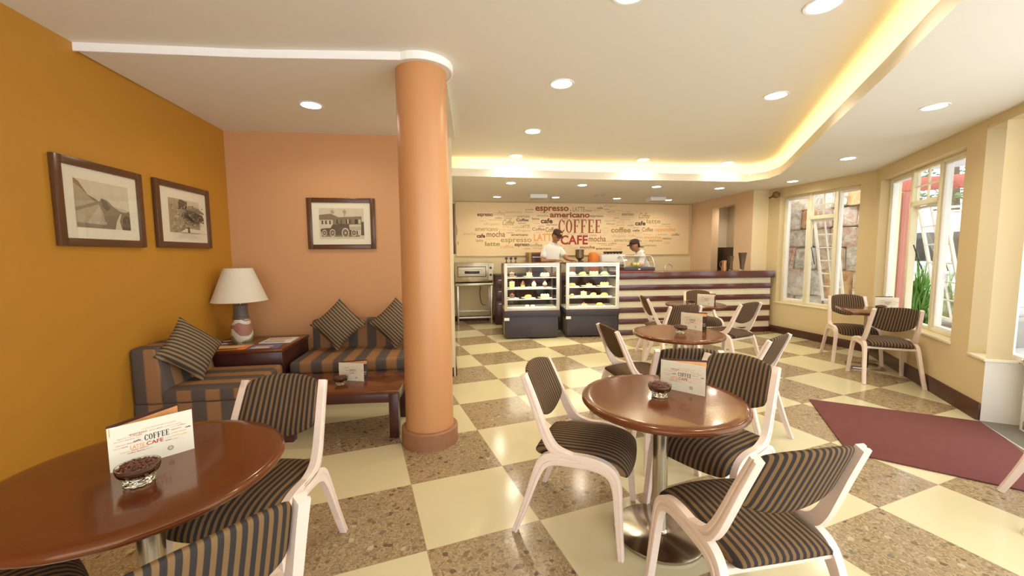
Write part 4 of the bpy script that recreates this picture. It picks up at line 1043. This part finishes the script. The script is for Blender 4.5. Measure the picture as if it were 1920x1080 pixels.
put(k_round, (), M2, .36, .2, .531, 'white plate under the cream slice, bottom of the right fridge', 0, 'cake plates in the fridges'); put(S_, ('sponge', 'red', .05), M2, .36, .2, .538, 'cream slice with red topping at the bottom of the right display fridge', 0, 'cakes and pastries in the fridges')
put(k_round, (), M2, .66, .2, .531, 'white plate under the long pastry, bottom of the right fridge', 0, 'cake plates in the fridges'); put(P_, ('crust',), M2, .66, .2, .538, 'long golden pastry at the bottom of the right display fridge', 0, 'cakes and pastries in the fridges')
for o in bpy.data.objects:
    if o.name.startswith('plate') and o.get('label'): o['category'] = 'plate'

# pizza oven on its steel stand
MO = wallM(-1.185, 8.40, 0, 8.5)
t = thing('stand_table', 'stainless steel stand table under the oven', 'table'); t.matrix_world = MO
b = nb(); box(b, 0, .80, 0, .50, .83, .885, .004); obj('tabletop', b, M_steel, t)
for x in (.03, .74):
    for y in (.02, .45): b = nb(); box(b, x, x+.04, y, y+.035, .0, .83, .002); obj('leg', b, M_steel, t)
b = nb(); box(b, .07, .74, .025, .05, .14, .17); obj('stretcher', b, M_steel, t); b = nb(); box(b, .07, .74, .455, .48, .22, .25); obj('stretcher', b, M_steel, t)
b = nb(); tube(b, [(.56, .40, .82), (.54, .40, .6), (.58, .41, .4), (.66, .42, .36)], .008, 6, MO); tag(obj('power_cable', b, M_char), 'black cable hanging under the oven stand', 'cable')
t = thing('pizza_oven', 'stainless steel deck oven with two black knobs', 'oven'); t.matrix_world = MO @ Matrix.Translation((0, 0, .886))
b = nb(); box(b, -.005, .815, .0, .46, .03, .43, .006); obj('body', b, M_steel, t)
b = nb(); box(b, .05, .65, -.014, -.001, .13, .35, .003); box(b, .06, .64, -.018, -.0145, .14, .34, .002); d = obj('door', b, mat('dark oven surround', (.10, .07, .04), .4), t)
b = nb(); box(b, .065, .635, -.024, -.0185, .145, .335, .002); obj('door_panel', b, M_alu, d)
b = nb(); box(b, .20, .51, -.030, -.0245, .20, .255, .002); obj('oven_window', b, mat('dark oven glass', (.03, .015, .01), .15), d)
b = nb(); cyl(b, (.10, -.055, .295), (.57, -.055, .295), .013, n=10); cyl(b, (.12, -.055, .295), (.12, -.02, .295), .010, n=8); cyl(b, (.55, -.055, .295), (.55, -.02, .295), .010, n=8); obj('door_handle', b, M_alub, d)
b = nb(); box(b, .70, .79, -.012, -.001, .06, .40, .003); obj('control_panel', b, M_alu, t)
for z in (.32, .17): b = nb(); cyl(b, (.745, -.013, z), (.745, -.040, z), .026, .022, 16); obj('knob', b, M_char, t)
for x in (.03, .74):
    for y in (.04, .40): b = nb(); cyl(b, (x+.02, y, 0), (x+.02, y, .03), .015, n=8); obj('foot', b, M_char, t)
# dark drawer unit between oven and fridge
t = thing('drawer_unit', 'dark narrow drawer unit between the oven and the left fridge', 'cabinet'); t.matrix_world = wallM(-.345, 8.42, 0, 8.5)
b = nb(); box(b, 0, .45, 0, .5, 0, 1.02, .004); obj('body', b, M_dark, t)
b = nb(); box(b, -.01, .46, -.01, .5, 1.021, 1.06, .003); obj('top', b, M_char, t)
for z0, z1 in ((.06, .50), (.52, .76), (.78, 1.0)):
    b = nb(); box(b, .01, .44, -.016, -.001, z0, z1, .002); d = obj('drawer', b, M_dark, t)
    b = nb(); box(b, .06, .13, -.028, -.017, z1-.06, z1-.045, .002); obj('handle', b, M_alub, d)

# rear worktop behind the counter and what stands on it
MR = wallM(.02, 8.62, 0, 9.1)
t = thing('back_worktop', 'dark worktop along the lettered wall behind the counter', 'counter'); t.matrix_world = MR
b = nb(); box(b, .12, 3.9, .02, .50, .0, 1.02); obj('cabinet', b, M_dark, t); b = nb(); box(b, .10, 3.95, 0, .50, 1.021, 1.06, .003); obj('worktop', b, M_char, t)
t = thing('brown_cabinet', 'brown roll front cabinet behind the man at the fridges', 'cabinet'); t.matrix_world = MR @ Matrix.Translation((.36, .03, 1.061))
b = nb(); box(b, 0, .52, 0, .40, 0, .46, .008); obj('body', b, wood('mid brown wood', (.16, .06, .02), (.24, .10, .035), .35), t)
b = nb(); box(b, .06, .50, -.012, -.001, .03, .43, .01); d = obj('front', b, M_dark, t)
b = nb(); box(b, .07, .49, -.020, -.0125, .35, .365, .002); obj('rail', b, M_alub, d)
b = nb(); box(b, -.004, .05, -.010, -.001, 0, .46); obj('corner_post', b, mat('ochre wood', (.50, .30, .08), .4), t)
t = thing('coffee_grinder', 'coffee grinder with a smoky bean hopper behind the right fridge', 'grinder'); t.matrix_world = MR @ Matrix.Translation((1.55, .20, 1.061))
b = nb(); box(b, -.07, .07, -.10, .10, 0, .27, .02); obj('body', b, M_char, t)
b = nb(); lathe(b, [(.03, .27), (.045, .29), (.095, .33), (.095, .50), (.09, .50), (.088, .335), (.03, .29)], 24); obj('hopper', b, mat('smoky hopper', (.20, .12, .05), .15, .2, var=.4), t)
b = nb(); lathe(b, [(.098, .50), (.098, .515), (0, .52)], 24); obj('lid', b, M_char, t)
t = thing('espresso_machine', 'white espresso machine with cups on top behind the counter', 'coffee machine'); t.matrix_world = MR @ Matrix.Translation((2.03, .06, 1.061))
b = nb(); box(b, 0, .56, .02, .40, .06, .40, .02); box(b, .02, .54, 0, .36, 0, .05, .005); obj('body', b, M_white, t)
b = nb(); box(b, .03, .53, -.004, .019, .10, .24, .004); obj('front_panel', b, M_steel, t)
for x in (.17, .39): b = nb(); cyl(b, (x, -.03, .17), (x, -.16, .16), .013, n=8); cyl(b, (x, .0, .15), (x, 0, .20), .03, n=12); obj('portafilter', b, M_char, t)
b = nb()
box(b, .02, .54, .03, .39, .401, .41); obj('cup_rail', b, M_steel, t)
cup = None
for i in range(6):
    M = MR @ Matrix.Translation((2.13+.075*i, .16, 1.475))
    if cup is None:
        cup = thing('coffee_cup', '', 'cup', M.to_translation(), 0, 'dark cups on the espresso machine')
        b = nb(); lathe(b, [(0, 0), (.022, 0), (.034, .02), (.037, .055), (.034, .055), (.030, .02), (0, .006)], 16); obj('cup', b, M_char, cup); b = nb(); tube(b, [(.034, 0, .045), (.055, 0, .04), (.05, 0, .02), (.033, 0, .018)], .004, 5); obj('handle', b, M_char, cup); c = cup
    else: c = dup(cup, M.to_translation(), .7*i)
    c['label'] = 'dark coffee cup on top of the espresso machine, one of a close row'
b = nb(); lathe(b, [(0, 0), (.12, 0), (.125, .16), (.12, .34), (.10, .43), (.06, .455), (0, .455)], 24, MR @ Matrix.Translation((1.87, .2, 1.061))); tag(obj('juice_container', b, mat('orange plastic', (.85, .24, .04), .4)), 'orange rounded container behind the right fridge', 'container')
# three black taps
t0 = None
for i in range(3):
    p = M1 @ Vector((.09+.085*i, .56, 1.331)); lb = ('left', 'middle', 'right')[i]+'most of three black knob topped taps on the left fridge'
    if t0 is None:
        t0 = thing('tap_handle', lb, 'tap', p, 0, 'black taps')
        b = nb(); lathe(b, [(.026, 0), (.026, .006), (.010, .012), (.008, .05), (0, .05)], 16); obj('foot', b, M_char, t0); b = nb(); ball(b, (0, 0, .080), .028, 2, sc=(1, .5, 1)); obj('knob', b, M_char, t0)
    else: dup(t0, p, 0, lb)
# cake case with a curved glass lid
t = thing('cake_case', 'small cake case with curved glass lid on the counter beside the right fridge', 'cake case'); t.matrix_world = MBAR @ Matrix.Translation((.10, .03, 1.149))
b = nb(); box(b, 0, .58, 0, .40, .022, .085, .008); obj('base', b, M_char, t)
b = nb(); box(b, .01, .56, .01, .39, 0, .020, .003); obj('red_trim', b, mat('red rubber', (.60, .10, .05), .4), t)
b = nb(); box(b, .26, .30, -.004, -.001, .04, .06); obj('badge', b, M_white, t)
cv = [(.02, .086), (.02, .14), (.06, .21), (.13, .27), (.20, .29), (.30, .28), (.38, .24)]
b = nb()
for (y0, z0), (y1, z1) in zip(cv, cv[1:]): f = b.faces.new([b.verts.new(p) for p in ((.01, y0, z0), (.57, y0, z0), (.57, y1, z1), (.01, y1, z1))])
bmesh.ops.remove_doubles(b, verts=b.verts, dist=1e-5); bmesh.ops.solidify(b, geom=b.faces[:], thickness=.004)
for x in (.01, .566): prism(b, [*cv, (.38, .086)], x, x+.004, Matrix(((0, 0, 1, 0), (1, 0, 0, 0), (0, 1, 0, 0), (0, 0, 0, 1))))
obj('glass_lid', b, M_glass, t)
b = nb()
for x in (.008, .568): tube(b, [(x, y, z) for y, z in cv], .005, 6)
cyl(b, (.008, .2, .292), (.568, .2, .292), .005, n=6); obj('lid_edge', b, M_alub, t)
MC = MBAR @ Matrix.Translation((.10, .03, 1.2345))
put(k_round, (), MC, .30, .17, 0, 'white plate inside the cake case on the counter', 0); b = nb(); ball(b, (.30, .17, .045), .06, 2, MC, 0, (1.5, .9, .62)); ball(b, (.24, .13, .055), .03, 2, MC, 1); ball(b, (.37, .14, .055), .034, 2, MC, 2); ball(b, (.30, .11, .05), .028, 2, MC, 1)
tag(obj('salad', b, [cm('green'), cm('lemon'), cm('pink')]), 'green and pink salad on the plate in the cake case', 'food')
for o in bpy.data.objects:
    if o.name.startswith('plate') and o.get('label'): o['category'] = 'plate'
# gooseneck tap, vases, glass
t = thing('gooseneck_tap', 'thin gooseneck tap rising behind the counter', 'tap'); t.matrix_world = MBAR @ Matrix.Translation((1.10, .50, 1.149))
b = nb(); tube(b, [(0, 0, 0), (.0, 0, .06), (.03, 0, .11), (.09, 0, .12), (.14, 0, .08), (.15, 0, .04)], .008, 8); obj('spout', b, M_steel, t); b = nb(); lathe(b, [(.02, 0), (.02, .012), (0, .014)], 14); obj('foot', b, M_steel, t)
M_vase = mat('dark pewter', (.20, .15, .10), .3, .7, var=.2, scale=10)
v = thing('metal_vase', 'tall flared metal vase on the counter, rightmost', 'vase', (MBAR @ Vector((2.42, .12, 1.149)))[:], 0, 'metal vases on the counter')
b = nb(); lathe(b, [(0, .03), (.034, .03), (.040, .10), (.072, .33), (.074, .335), (.068, .33), (.036, .10), (0, .05)], 24); obj('body', b, M_vase, v); b = nb(); lathe(b, [(0, 0), (.038, 0), (.036, .008), (.02, .018), (.034, .029), (0, .029)], 24); obj('foot', b, M_gl, v)
v2 = dup(v, (MBAR @ Vector((2.24, .20, 1.149)))[:], 0, 'smaller flared metal vase on the counter, left of the tall one'); v2.scale = (.75, .75, .82)
t = thing('milk_jug', 'small copper toned jug on the counter, left of the two metal vases', 'jug', (MBAR @ Vector((2.08, .15, 1.149)))[:])
b = nb(); lathe(b, [(0, 0), (.042, 0), (.046, .04), (.040, .12), (.045, .19), (.042, .19), (.036, .12), (0, .02)], 24); obj('body', b, mat('copper', (.50, .24, .10), .3, .5), t); b = nb(); tube(b, [(-.040, 0, .17), (-.08, 0, .15), (-.075, 0, .08), (-.044, 0, .05)], .006, 6); obj('handle', b, M_vase, t)
# kitchen cabinet seen through the doorway
t = thing('kitchen_cabinet', 'dark cabinet in the room behind the doorway', 'cabinet'); t.matrix_world = MD @ Matrix.Translation((.42, .26, 0))
b = nb(); box(b, 0, 1.15, 0, .24, 0, 1.60, .004); obj('body', b, mat('near black cabinet', (.04, .02, .015), .4), t)
b = nb(); box(b, -.02, -.001, .0, .24, 0, 1.45); obj('side_edge', b, M_alu, t)
# ceiling boxes and dome camera
for x, y, s in ((.523, 8.10, 'left white ceiling box above the coffee lettering'), (3.039, 8.62, 'right white ceiling box above the coffee lettering')):
    t = thing('ceiling_unit', s, 'ceiling fixture', (x, y, 2.649), R(8), 'white ceiling boxes')
    b = nb(); box(b, -.17, .17, -.12, .12, -.075, 0, .008); obj('housing', b, M_white, t); b = nb(); box(b, -.15, .15, -.10, .10, -.082, -.076, .002); obj('grille', b, mat('grille grey', (.55, .52, .45), .5), t)
t = thing('vent_disc', 'small flat disc vent in the soffit between the two ceiling boxes', 'vent', (1.75, 8.15, 2.649)); b = nb(); lathe(b, [(.11, 0), (.105, -.012), (0, -.014)], 24); obj('cover', b, mat('grille grey', (.55, .52, .45), .5), t); b = nb(); lathe(b, [(.05, -.0145), (.045, -.022), (0, -.024)], 16); obj('hub', b, M_ceil, t)
t = thing('security_camera', 'small dome security camera on the wall above the far window corner', 'camera', (4.86, 7.50, 2.53), R(-60))
b = nb(); box(b, -.02, .02, .0, .06, -.02, .03, .004); obj('bracket', b, M_char, t); b = nb(); ball(b, (0, -.03, 0), .062, 3); obj('housing', b, mat('bronze dome', (.22, .13, .05), .3, .4), t); b = nb(); ball(b, (-.02, -.075, -.015), .030, 2); obj('lens', b, M_gl, t); b = nb(); cyl(b, (-.05, -.06, -.03), (-.09, -.09, -.055), .014, n=10); obj('microphone', b, M_char, t)
# kitchen side floor step
b = nb(); prism(b, [(-.2, 7.75), (4.4, 8.0), (4.33, 9.0), (-.05, 8.55)], 0.001, .16); struct('floor_step', b, M_char)

# ================================================================ people
M_skin = mat('brown skin', (.42, .20, .10), .5, var=.05); M_shirt = mat('white polo cotton', (.86, .84, .78), .75, var=.02, bump=.001, bscale=90)
M_cap = mat('dark brown cap cloth', (.055, .022, .015), .7); M_hair = mat('black hair', (.015, .012, .010), .6); M_trs = mat('black trousers', (.03, .03, .03), .7)
M_yel = mat('yellow embroidery', (.85, .55, .04), .6); M_eye = mat('eye white', (.8, .78, .72), .4)
def skinned(chains, sub=2):
    """chains: list of (points, radii, parent) ; grows one continuous tube body; returns a bmesh"""
    me = bpy.data.meshes.new('t'); V, E, RAD = [], [], []; ids = []
    for pts, rad, par in chains:
        cur = []
        for i, (p, r) in enumerate(zip(pts, rad)):
            if i == 0 and par is not None: cur.append(ids[par[0]][par[1]]); continue
            V.append(tuple(p)); RAD.append(r); cur.append(len(V)-1)
            if i: E.append((cur[i-1], cur[i]))
        ids.append(cur)
    me.from_pydata(V, E, []); o = bpy.data.objects.new('t', me); COL.objects.link(o)
    m = o.modifiers.new('s', 'SKIN'); m.use_smooth_shade = True
    sv = me.skin_vertices[0].data if me.skin_vertices else None
    if sv is None:
        bb = bmesh.new(); bb.from_mesh(me); bb.verts.layers.skin.verify(); bb.to_mesh(me); bb.free(); sv = me.skin_vertices[0].data
    for i, r in enumerate(RAD): sv[i].radius = (r, r) if isinstance(r, (int, float)) else r
    for s_ in sv: s_.use_root = False
    sv[0].use_root = True
    s = o.modifiers.new('d', 'SUBSURF'); s.levels = s.render_levels = sub
    dg = bpy.context.evaluated_depsgraph_get(); dg.update(); em = bpy.data.meshes.new_from_object(o.evaluated_get(dg))
    b = bmesh.new(); b.from_mesh(em); bpy.data.objects.remove(o); bpy.data.meshes.remove(em)
    for f in b.faces: f.smooth = True
    return b
def person(label, M, J, yaw_h, pitch_h, H):
    """J: joints in the local frame (x right of the viewer, y away); M places it"""
    t = thing('person', label, 'person'); t.matrix_world = M
    V = Vector; hip, waist, chest, neck = V(J['hip']), V(J['waist']), V(J['chest']), V(J['neck']); hd = V(J['head'])
    ch = [([hip, waist, chest, neck, neck+(hd-neck)*.45], [(.14, .10), (.13, .09), (.13, .085), .054, .052], None)]
    for s in ('L', 'R'):
        sh, el, wr = V(J['sh'+s]), V(J['el'+s]), V(J['wr'+s])
        ch.append(([chest, sh, sh.lerp(el, .5), el, el.lerp(wr, .4), wr, wr+(wr-el).normalized()*.045], [0, .062, .050, .042, .040, .027, (.036, .024)], (0, 2)))
    for s in (-1, 1):
        h2 = hip+V((s*.09, 0, -.06)); ch.append(([hip, h2, V((h2.x, h2.y+.01, hip.z*.52+.04)), V((h2.x, h2.y+.02, .09)), V((h2.x, h2.y-.12, .04))], [0, .095, .062, .045, .04], (0, 0)))
    b = skinned(ch)
    # hands: palm, four fingers of different length and a thumb
    for s in ('L', 'R'):
        el, wr, aim = V(J['el'+s]), V(J['wr'+s]), V(J['aim'+s]).normalized(); side = aim.cross(V((0, 0, 1))).normalized(); dn = V((0, 0, -1)); pb = wr+aim*.02
        loft(b, [[p0+side*(w_*cos(a))+V((0, 0, h_*sin(a))) for a in [2*pi*k/10 for k in range(10)]] for p0, w_, h_ in ((pb-aim*.02, .024, .018), (pb+aim*.02, .036, .018), (pb+aim*.06, .040, .016), (pb+aim*.078, .036, .012))])
        for k, L_ in enumerate((.068, .076, .070, .055)):
            o_ = side*(.030-.020*k); a = pb+aim*.070+o_; tube(b, [a, a+aim*L_*.45+dn*.006, a+aim*L_*.75+dn*.022, a+aim*L_*.85+dn*.042], [.0095, .009, .008, .007], 6, k=2)
        ts = 1 if s == 'R' else -1; a = pb+aim*.012-side*ts*.030*(-1 if J.get('flip') else 1); tube(b, [a, a+aim*.025-side*ts*.018+dn*.01, a+aim*.055-side*ts*.020+dn*.022], [.012, .010, .008], 6, k=2)
    # head shaped from a sphere, with brow, nose, lips, chin and ears
    HM = Matrix.Translation(hd) @ Matrix.Rotation(R(yaw_h), 4, 'Z') @ Matrix.Rotation(R(pitch_h), 4, 'X')      # face looks along local -y
    c = bmesh.new(); bmesh.ops.create_uvsphere(c, u_segments=28, v_segments=20, radius=1)
    for v in c.verts:
        x, y, z = v.co; kx = .076*(1-.22*max(0, -z)**1.5); ky = .096
        if z < 0 and y < 0: y *= 1-.10*(-z)
        nx, ny, nz = x*kx, y*ky, z*.118
        if y < -.5:
            nose = math.exp(-((x*.076)/.012)**2)*(math.exp(-((nz+.012)/.022)**2)); ny -= .020*nose
            ny -= .006*math.exp(-((nz-.030)/.010)**2); ny += .008*(math.exp(-((abs(nx)-.030)/.013)**2)*math.exp(-((nz-.012)/.012)**2))
            ny -= .007*math.exp(-((nz+.052)/.009)**2)*math.exp(-(nx/.022)**2); ny -= .006*math.exp(-((nz+.088)/.016)**2)
        v.co = (nx, ny, nz)
    for f in c.faces: f.smooth = True
    merge(b, c, HM)
    for s in (-1, 1): ball(b, (s*.076, .012, -.005), .024, 2, HM, 0, (.35, .75, 1.15))
    obj('body', b, M_skin, t, sharp=180)
    b = nb()
    for s in (-1, 1): ball(b, (s*.030, -.078, .012), .011, 2, HM, 0, (1.2, .7, .6)); ball(b, (s*.030, -.0855, .012), .005, 1, HM, 1, (1, .5, 1)); box(b, s*.030-.017, s*.030+.017, -.099, -.092, .034, .039, .002, HM, 1)
    obj('eyes', b, [M_eye, M_hair], t)
    b = nb(); ball(b, (0, -.095, -.050), .020, 2, HM, 0, (1.1, .35, .32)); obj('lips', b, mat('lips', (.30, .09, .06), .5), t)
    b = nb(); c = bmesh.new(); bmesh.ops.create_uvsphere(c, u_segments=24, v_segments=14, radius=1)
    for v in c.verts: v.co = Vector((v.co.x*.081, v.co.y*.092+.014, v.co.z*.112+.006))
    bmesh.ops.delete(c, geom=[v for v in c.verts if v.co.y < .022 and v.co.z < .055 or v.co.z < -.045], context='VERTS'); merge(b, c, HM); obj('hair', b, M_hair, t)
    # cap with a curved peak and a yellow emblem
    b = nb(); lathe(b, [(.088, 0), (.091, .02), (.088, .055), (.070, .085), (.035, .102), (0, .106)], 28, HM @ Matrix.Translation((0, .002, .036)) @ Matrix.Rotation(R(4), 4, 'X'), 0, .95, 1.12)
    rim = [[(.078*cos(a), -.075-.002-k*.075*(max(0, sin(a))**.6), .046-.012*k-.020*abs(cos(a))**2*(.3+k)) for a in [pi*j/16 for j in range(17)]] for k in (0, .5, 1)]
    for a, c_ in zip(rim, rim[1:]):
        va, vc = [b.verts.new(HM @ V(p)) for p in a], [b.verts.new(HM @ V(p)) for p in c_]
        for j in range(16): b.faces.new((va[j], va[j+1], vc[j+1], vc[j]))
    bmesh.ops.remove_doubles(b, verts=b.verts, dist=1e-5); cap_ = obj('cap', b, M_cap, t)
    md = cap_.modifiers.new('s', 'SOLIDIFY'); md.thickness = .004
    b = nb(); ball(b, (0, -.090, .085), .026, 2, HM, 0, (1.1, .4, .9)); obj('cap_emblem', b, M_yel, cap_)
    # white polo shirt over torso and upper arms
    ch = [([hip+V((0, 0, -.06)), waist, chest, neck-V((0, 0, .025))], [(.165, .125), (.155, .118), (.165, .120), .082], None)]
    for s in ('L', 'R'):
        sh, el = V(J['sh'+s]), V(J['el'+s]); ch.append(([chest, sh, sh.lerp(el, .45), sh.lerp(el, .78)], [0, .070, .066, .064], (0, 2)))
    b = skinned(ch); obj('polo_shirt', b, M_shirt, t, sharp=180)
    b = nb(); d = (hd-neck).normalized(); q_ = d.to_track_quat('Z', 'Y').to_matrix().to_4x4(); lathe(b, [(.066, .010), (.082, -.015), (.098, -.040), (.090, -.045), (.072, -.005), (.060, .028), (.056, .028), (.066, .010)], 24, Matrix.Translation(neck+d*.0) @ q_); obj('collar', b, M_shirt, t)
    ch = [([hip+V((0, 0, .03)), hip], [(.165, .12), (.165, .12)], None)]
    for s in (-1, 1):
        h2 = hip+V((s*.09, 0, -.08)); ch.append(([hip, h2, V((h2.x, h2.y+.01, hip.z*.52+.04)), V((h2.x, h2.y+.02, .10))], [0, .115, .080, .070], (0, 1)))
    b = skinned(ch); obj('trousers', b, M_trs, t, sharp=180)
    b = nb()
    for s in (-1, 1): box(b, hip.x+s*.09-.05, hip.x+s*.09+.05, hip.y-.20, hip.y+.09, 0, .08, .025)
    obj('shoes', b, M_hair, t)
    return t
z0 = .16
# man working at the top of the fridges, looking down to his left hand
person('person in white polo and dark cap, both hands busy on top of the display fridges', Matrix.Translation((.80, 7.98, z0)),
       dict(hip=(-.02, .04, .95), waist=(-.02, .02, 1.10), chest=(.0, -.02, 1.36), neck=(.03, -.04, 1.53), head=(.075, -.10, 1.67),
            shL=(-.155, -.03, 1.42), elL=(-.21, -.12, 1.185), wrL=(.03, -.27, 1.20), aimL=(.9, -.3, .05),
            shR=(.155, -.03, 1.41), elR=(.25, -.12, 1.24), wrR=(.33, -.30, 1.205), aimR=(.55, -.6, -.02)), 38, 28, 1.78)
# man in profile further back, bending to the left
person('person in white polo and dark cap, in profile, bending over the espresso machine', Matrix.Translation((2.62, 8.20, z0)),
       dict(hip=(.12, .04, .86), waist=(.10, .03, 1.0), chest=(.02, .0, 1.21), neck=(-.06, -.02, 1.36), head=(-.15, -.05, 1.475),
            shL=(-.03, -.18, 1.26), elL=(-.10, -.24, 1.01), wrL=(-.22, -.10, 1.00), aimL=(-.9, .3, .05),
            shR=(-.02, .16, 1.27), elR=(-.14, .20, 1.04), wrR=(-.30, .20, 1.02), aimR=(-.9, .1, .02)), -84, 8, 1.7)

# ================================================================ outside: post, beam, van, plants, trees
M_red = mat('weathered red paint', (.45, .13, .10), .55, var=.15, scale=5)
b = nb(); prism(b, [(6.24, 6.52), (6.42, 6.48), (6.46, 6.62), (6.28, 6.67)], -.02, 2.42); pass
tag(obj('red_post', b, M_red), 'weathered red timber post outside the near window', 'post')
b = nb(); box(b, -.3, 3.2, -.05, .05, 0, .20, .004, T(6.25, 6.75) @ Matrix.Rotation(R(-38), 4, 'Z') @ Matrix.Translation((0, 0, 2.45))); tag(obj('red_beam', b, M_red), 'red timber beam under the canopy outside the near window', 'beam')
b = nb(); prism(b, [(5.30, 3.05), (5.62, 2.93), (5.85, 3.60), (5.52, 3.75)], -.02, 2.72); struct('wall_pillar_door', b, mat('cream pillar', (.78, .72, .50), .6))
# white van, parked across the view
t = thing('van', 'white van with dark side windows and a roof rack parked outside', 'van', (11.0, 8.6, -.02), R(-50))
M_van = mat('white van paint', (.85, .86, .88), .25, var=.01, coat=.5)
b = nb(); V_ = [(-2.6, .35), (-2.65, 1.0), (-2.5, 1.9), (-2.35, 2.22), (-1.9, 2.34), (1.0, 2.32), (1.4, 2.2), (1.95, 1.45), (2.55, 1.2), (2.7, .8), (2.68, .35)]
prism(b, V_, -.95, .95, Matrix(((1, 0, 0, 0), (0, 0, 1, 0), (0, 1, 0, 0), (0, 0, 0, 1))), bev=.07); obj('body', b, M_van, t)
M_vg = mat('dark van window', (.05, .045, .04), .12, var=.3, scale=3)
for x0, x1 in ((-2.35, -1.15), (-1.08, .12), (.20, 1.35)):
    for y in (-.965, .95): b = nb(); box(b, x0, x1, y, y+.015, 1.28, 1.92, .005); obj('window', b, M_vg, t)
b = nb()
for y in (-.7, .7): tube(b, [(-2.0, y, 2.36), (-1.8, y, 2.46), (.7, y, 2.46), (.9, y, 2.36)], .025, 6)
for x in (-1.6, -.6, .4): cyl(b, (x, -.7, 2.46), (x, .7, 2.46), .02, n=6)
obj('roof_rack', b, M_alu, t)
for x in (-1.7, 1.7):
    for s in (-1, 1):
        b = nb(); cyl(b, (x, s*.97, .34), (x, s*.72, .34), .34, n=28); w_ = obj('wheel', b, M_hair, t); b = nb(); cyl(b, (x, s*.985, .34), (x, s*.97, .34), .20, n=20); obj('hub_cap', b, M_alu, w_)
b = nb(); box(b, -2.6, 2.6, -.975, -.952, .98, 1.01, .002); obj('side_moulding', b, M_alu, t)
# car with a red roof behind it
t = thing('car', 'red roofed car just showing behind the white van', 'car', (15.2, 10.6, -.02), R(-50)); b = nb()
prism(b, [(-2.2, .3), (-2.2, 1.2), (-1.9, 2.45), (-1.4, 2.66), (.9, 2.66), (1.5, 1.5), (2.3, 1.3), (2.3, .3)], -.9, .9, Matrix(((1, 0, 0, 0), (0, 0, 1, 0), (0, 1, 0, 0), (0, 0, 0, 1))), bev=.08); obj('body', b, mat('red car paint', (.40, .04, .06), .25, coat=.5), t)
b = nb(); box(b, -1.7, .95, -.92, -.89, 1.55, 2.35); obj('window', b, M_vg, t)
for x in (-1.4, 1.5): b = nb(); cyl(b, (x, -.93, .34), (x, -.7, .34), .34, n=20); obj('wheel', b, M_hair, t)
# strap leaved plants
M_leaf = mat('strap leaf green', (.12, .26, .035), .45, var=.5, scale=5); M_leafb = mat('pale leaf green', (.28, .42, .07), .45, var=.4, scale=5)
def plant(label, x, y, h, r, n, m, seed):
    random.seed(seed); b = nb()
    for i in range(n):
        a = random.uniform(0, 2*pi); L_ = h*random.uniform(.7, 1.25); bend = random.uniform(.25, 1.0); w_ = .014*random.uniform(.8, 1.4); N = 6; pr = None
        x0, y0 = random.uniform(-.12, .12)*r/.4, random.uniform(-.12, .12)*r/.4
        for k in range(N+1):
            u = k/N; d = r*bend*u*(1.1*u); z = L_*(u-.45*bend*u*u); ww = w_*(1-u**3)+.001; p = Vector((x0+d*cos(a), y0+d*sin(a), z)); s_ = Vector((-sin(a), cos(a), 0))*ww
            cu = (b.verts.new(p-s_), b.verts.new(p+Vector((0, 0, .3*ww))), b.verts.new(p+s_))
            if pr: b.faces.new((pr[0], pr[1], cu[1], cu[0])); b.faces.new((pr[1], pr[2], cu[2], cu[1]))
            pr = cu
    o = obj('strap_leaf_plant', b, m, sharp=180); o.location = (x, y, -.02); return tag(o, label, 'plant', 'green plants outside the near window')
plant('dense green strap leaf plant outside the middle of the near window', 6.86, 6.82, 1.45, .42, 190, M_leaf, 1)
plant('paler strap leaf plant outside, right of the dense one', 7.74, 7.2, 1.35, .45, 110, M_leafb, 2)
plant('low dark strap leaf plant outside beside the glass door', 7.2, 4.1, 1.2, .5, 110, M_leaf, 3)
b = nb(); box(b, -.1, 2.6, -.15, .15, 0, .42, .01, T(6.75, 6.15) @ Matrix.Rotation(R(8), 4, 'Z') @ Matrix.Translation((0, 0, -.02))); tag(obj('planter_kerb', b, mat('grey concrete', (.30, .29, .27), .8, var=.2)), 'low grey concrete planter kerb in front of the plants outside', 'kerb')
# trees behind
def tree(label, x, y, h, r, seed):
    random.seed(seed); t = thing('tree', label, 'tree', (x, y, -.02), 0, 'trees behind the van'); b = nb(); tube(b, [(0, 0, 0), (.1, 0, h*.4), (0, .1, h*.85)], [.22, .17, .06], 8); obj('trunk', b, mat('bark', (.16, .11, .07), .8), t)
    b = nb()
    for i in range(2600):
        v = Vector((random.gauss(0, 1), random.gauss(0, 1), random.gauss(0, 1))).normalized()*random.uniform(.55, 1.05); p = Vector((v.x*r, v.y*r, h*.68+v.z*h*.40)); s_ = random.uniform(.06, .16)
        d1 = Vector((random.gauss(0, 1), random.gauss(0, 1), random.gauss(0, .5))).normalized()*s_; d2 = d1.orthogonal().normalized()*s_*.55
        b.faces.new([b.verts.new(q_) for q_ in (p-d1, p+d2, p+d1, p-d2)])
    o = obj('foliage', b, mat('tree foliage', (.10, .17, .07), .6, var=.5, scale=1.5), t, recalc=False)
tree('dark green tree behind the van, left one', 17.0, 15.8, 7.6, 2.3, 5); tree('dark green tree behind the van, right one', 22.6, 15.0, 7.4, 2.7, 6)
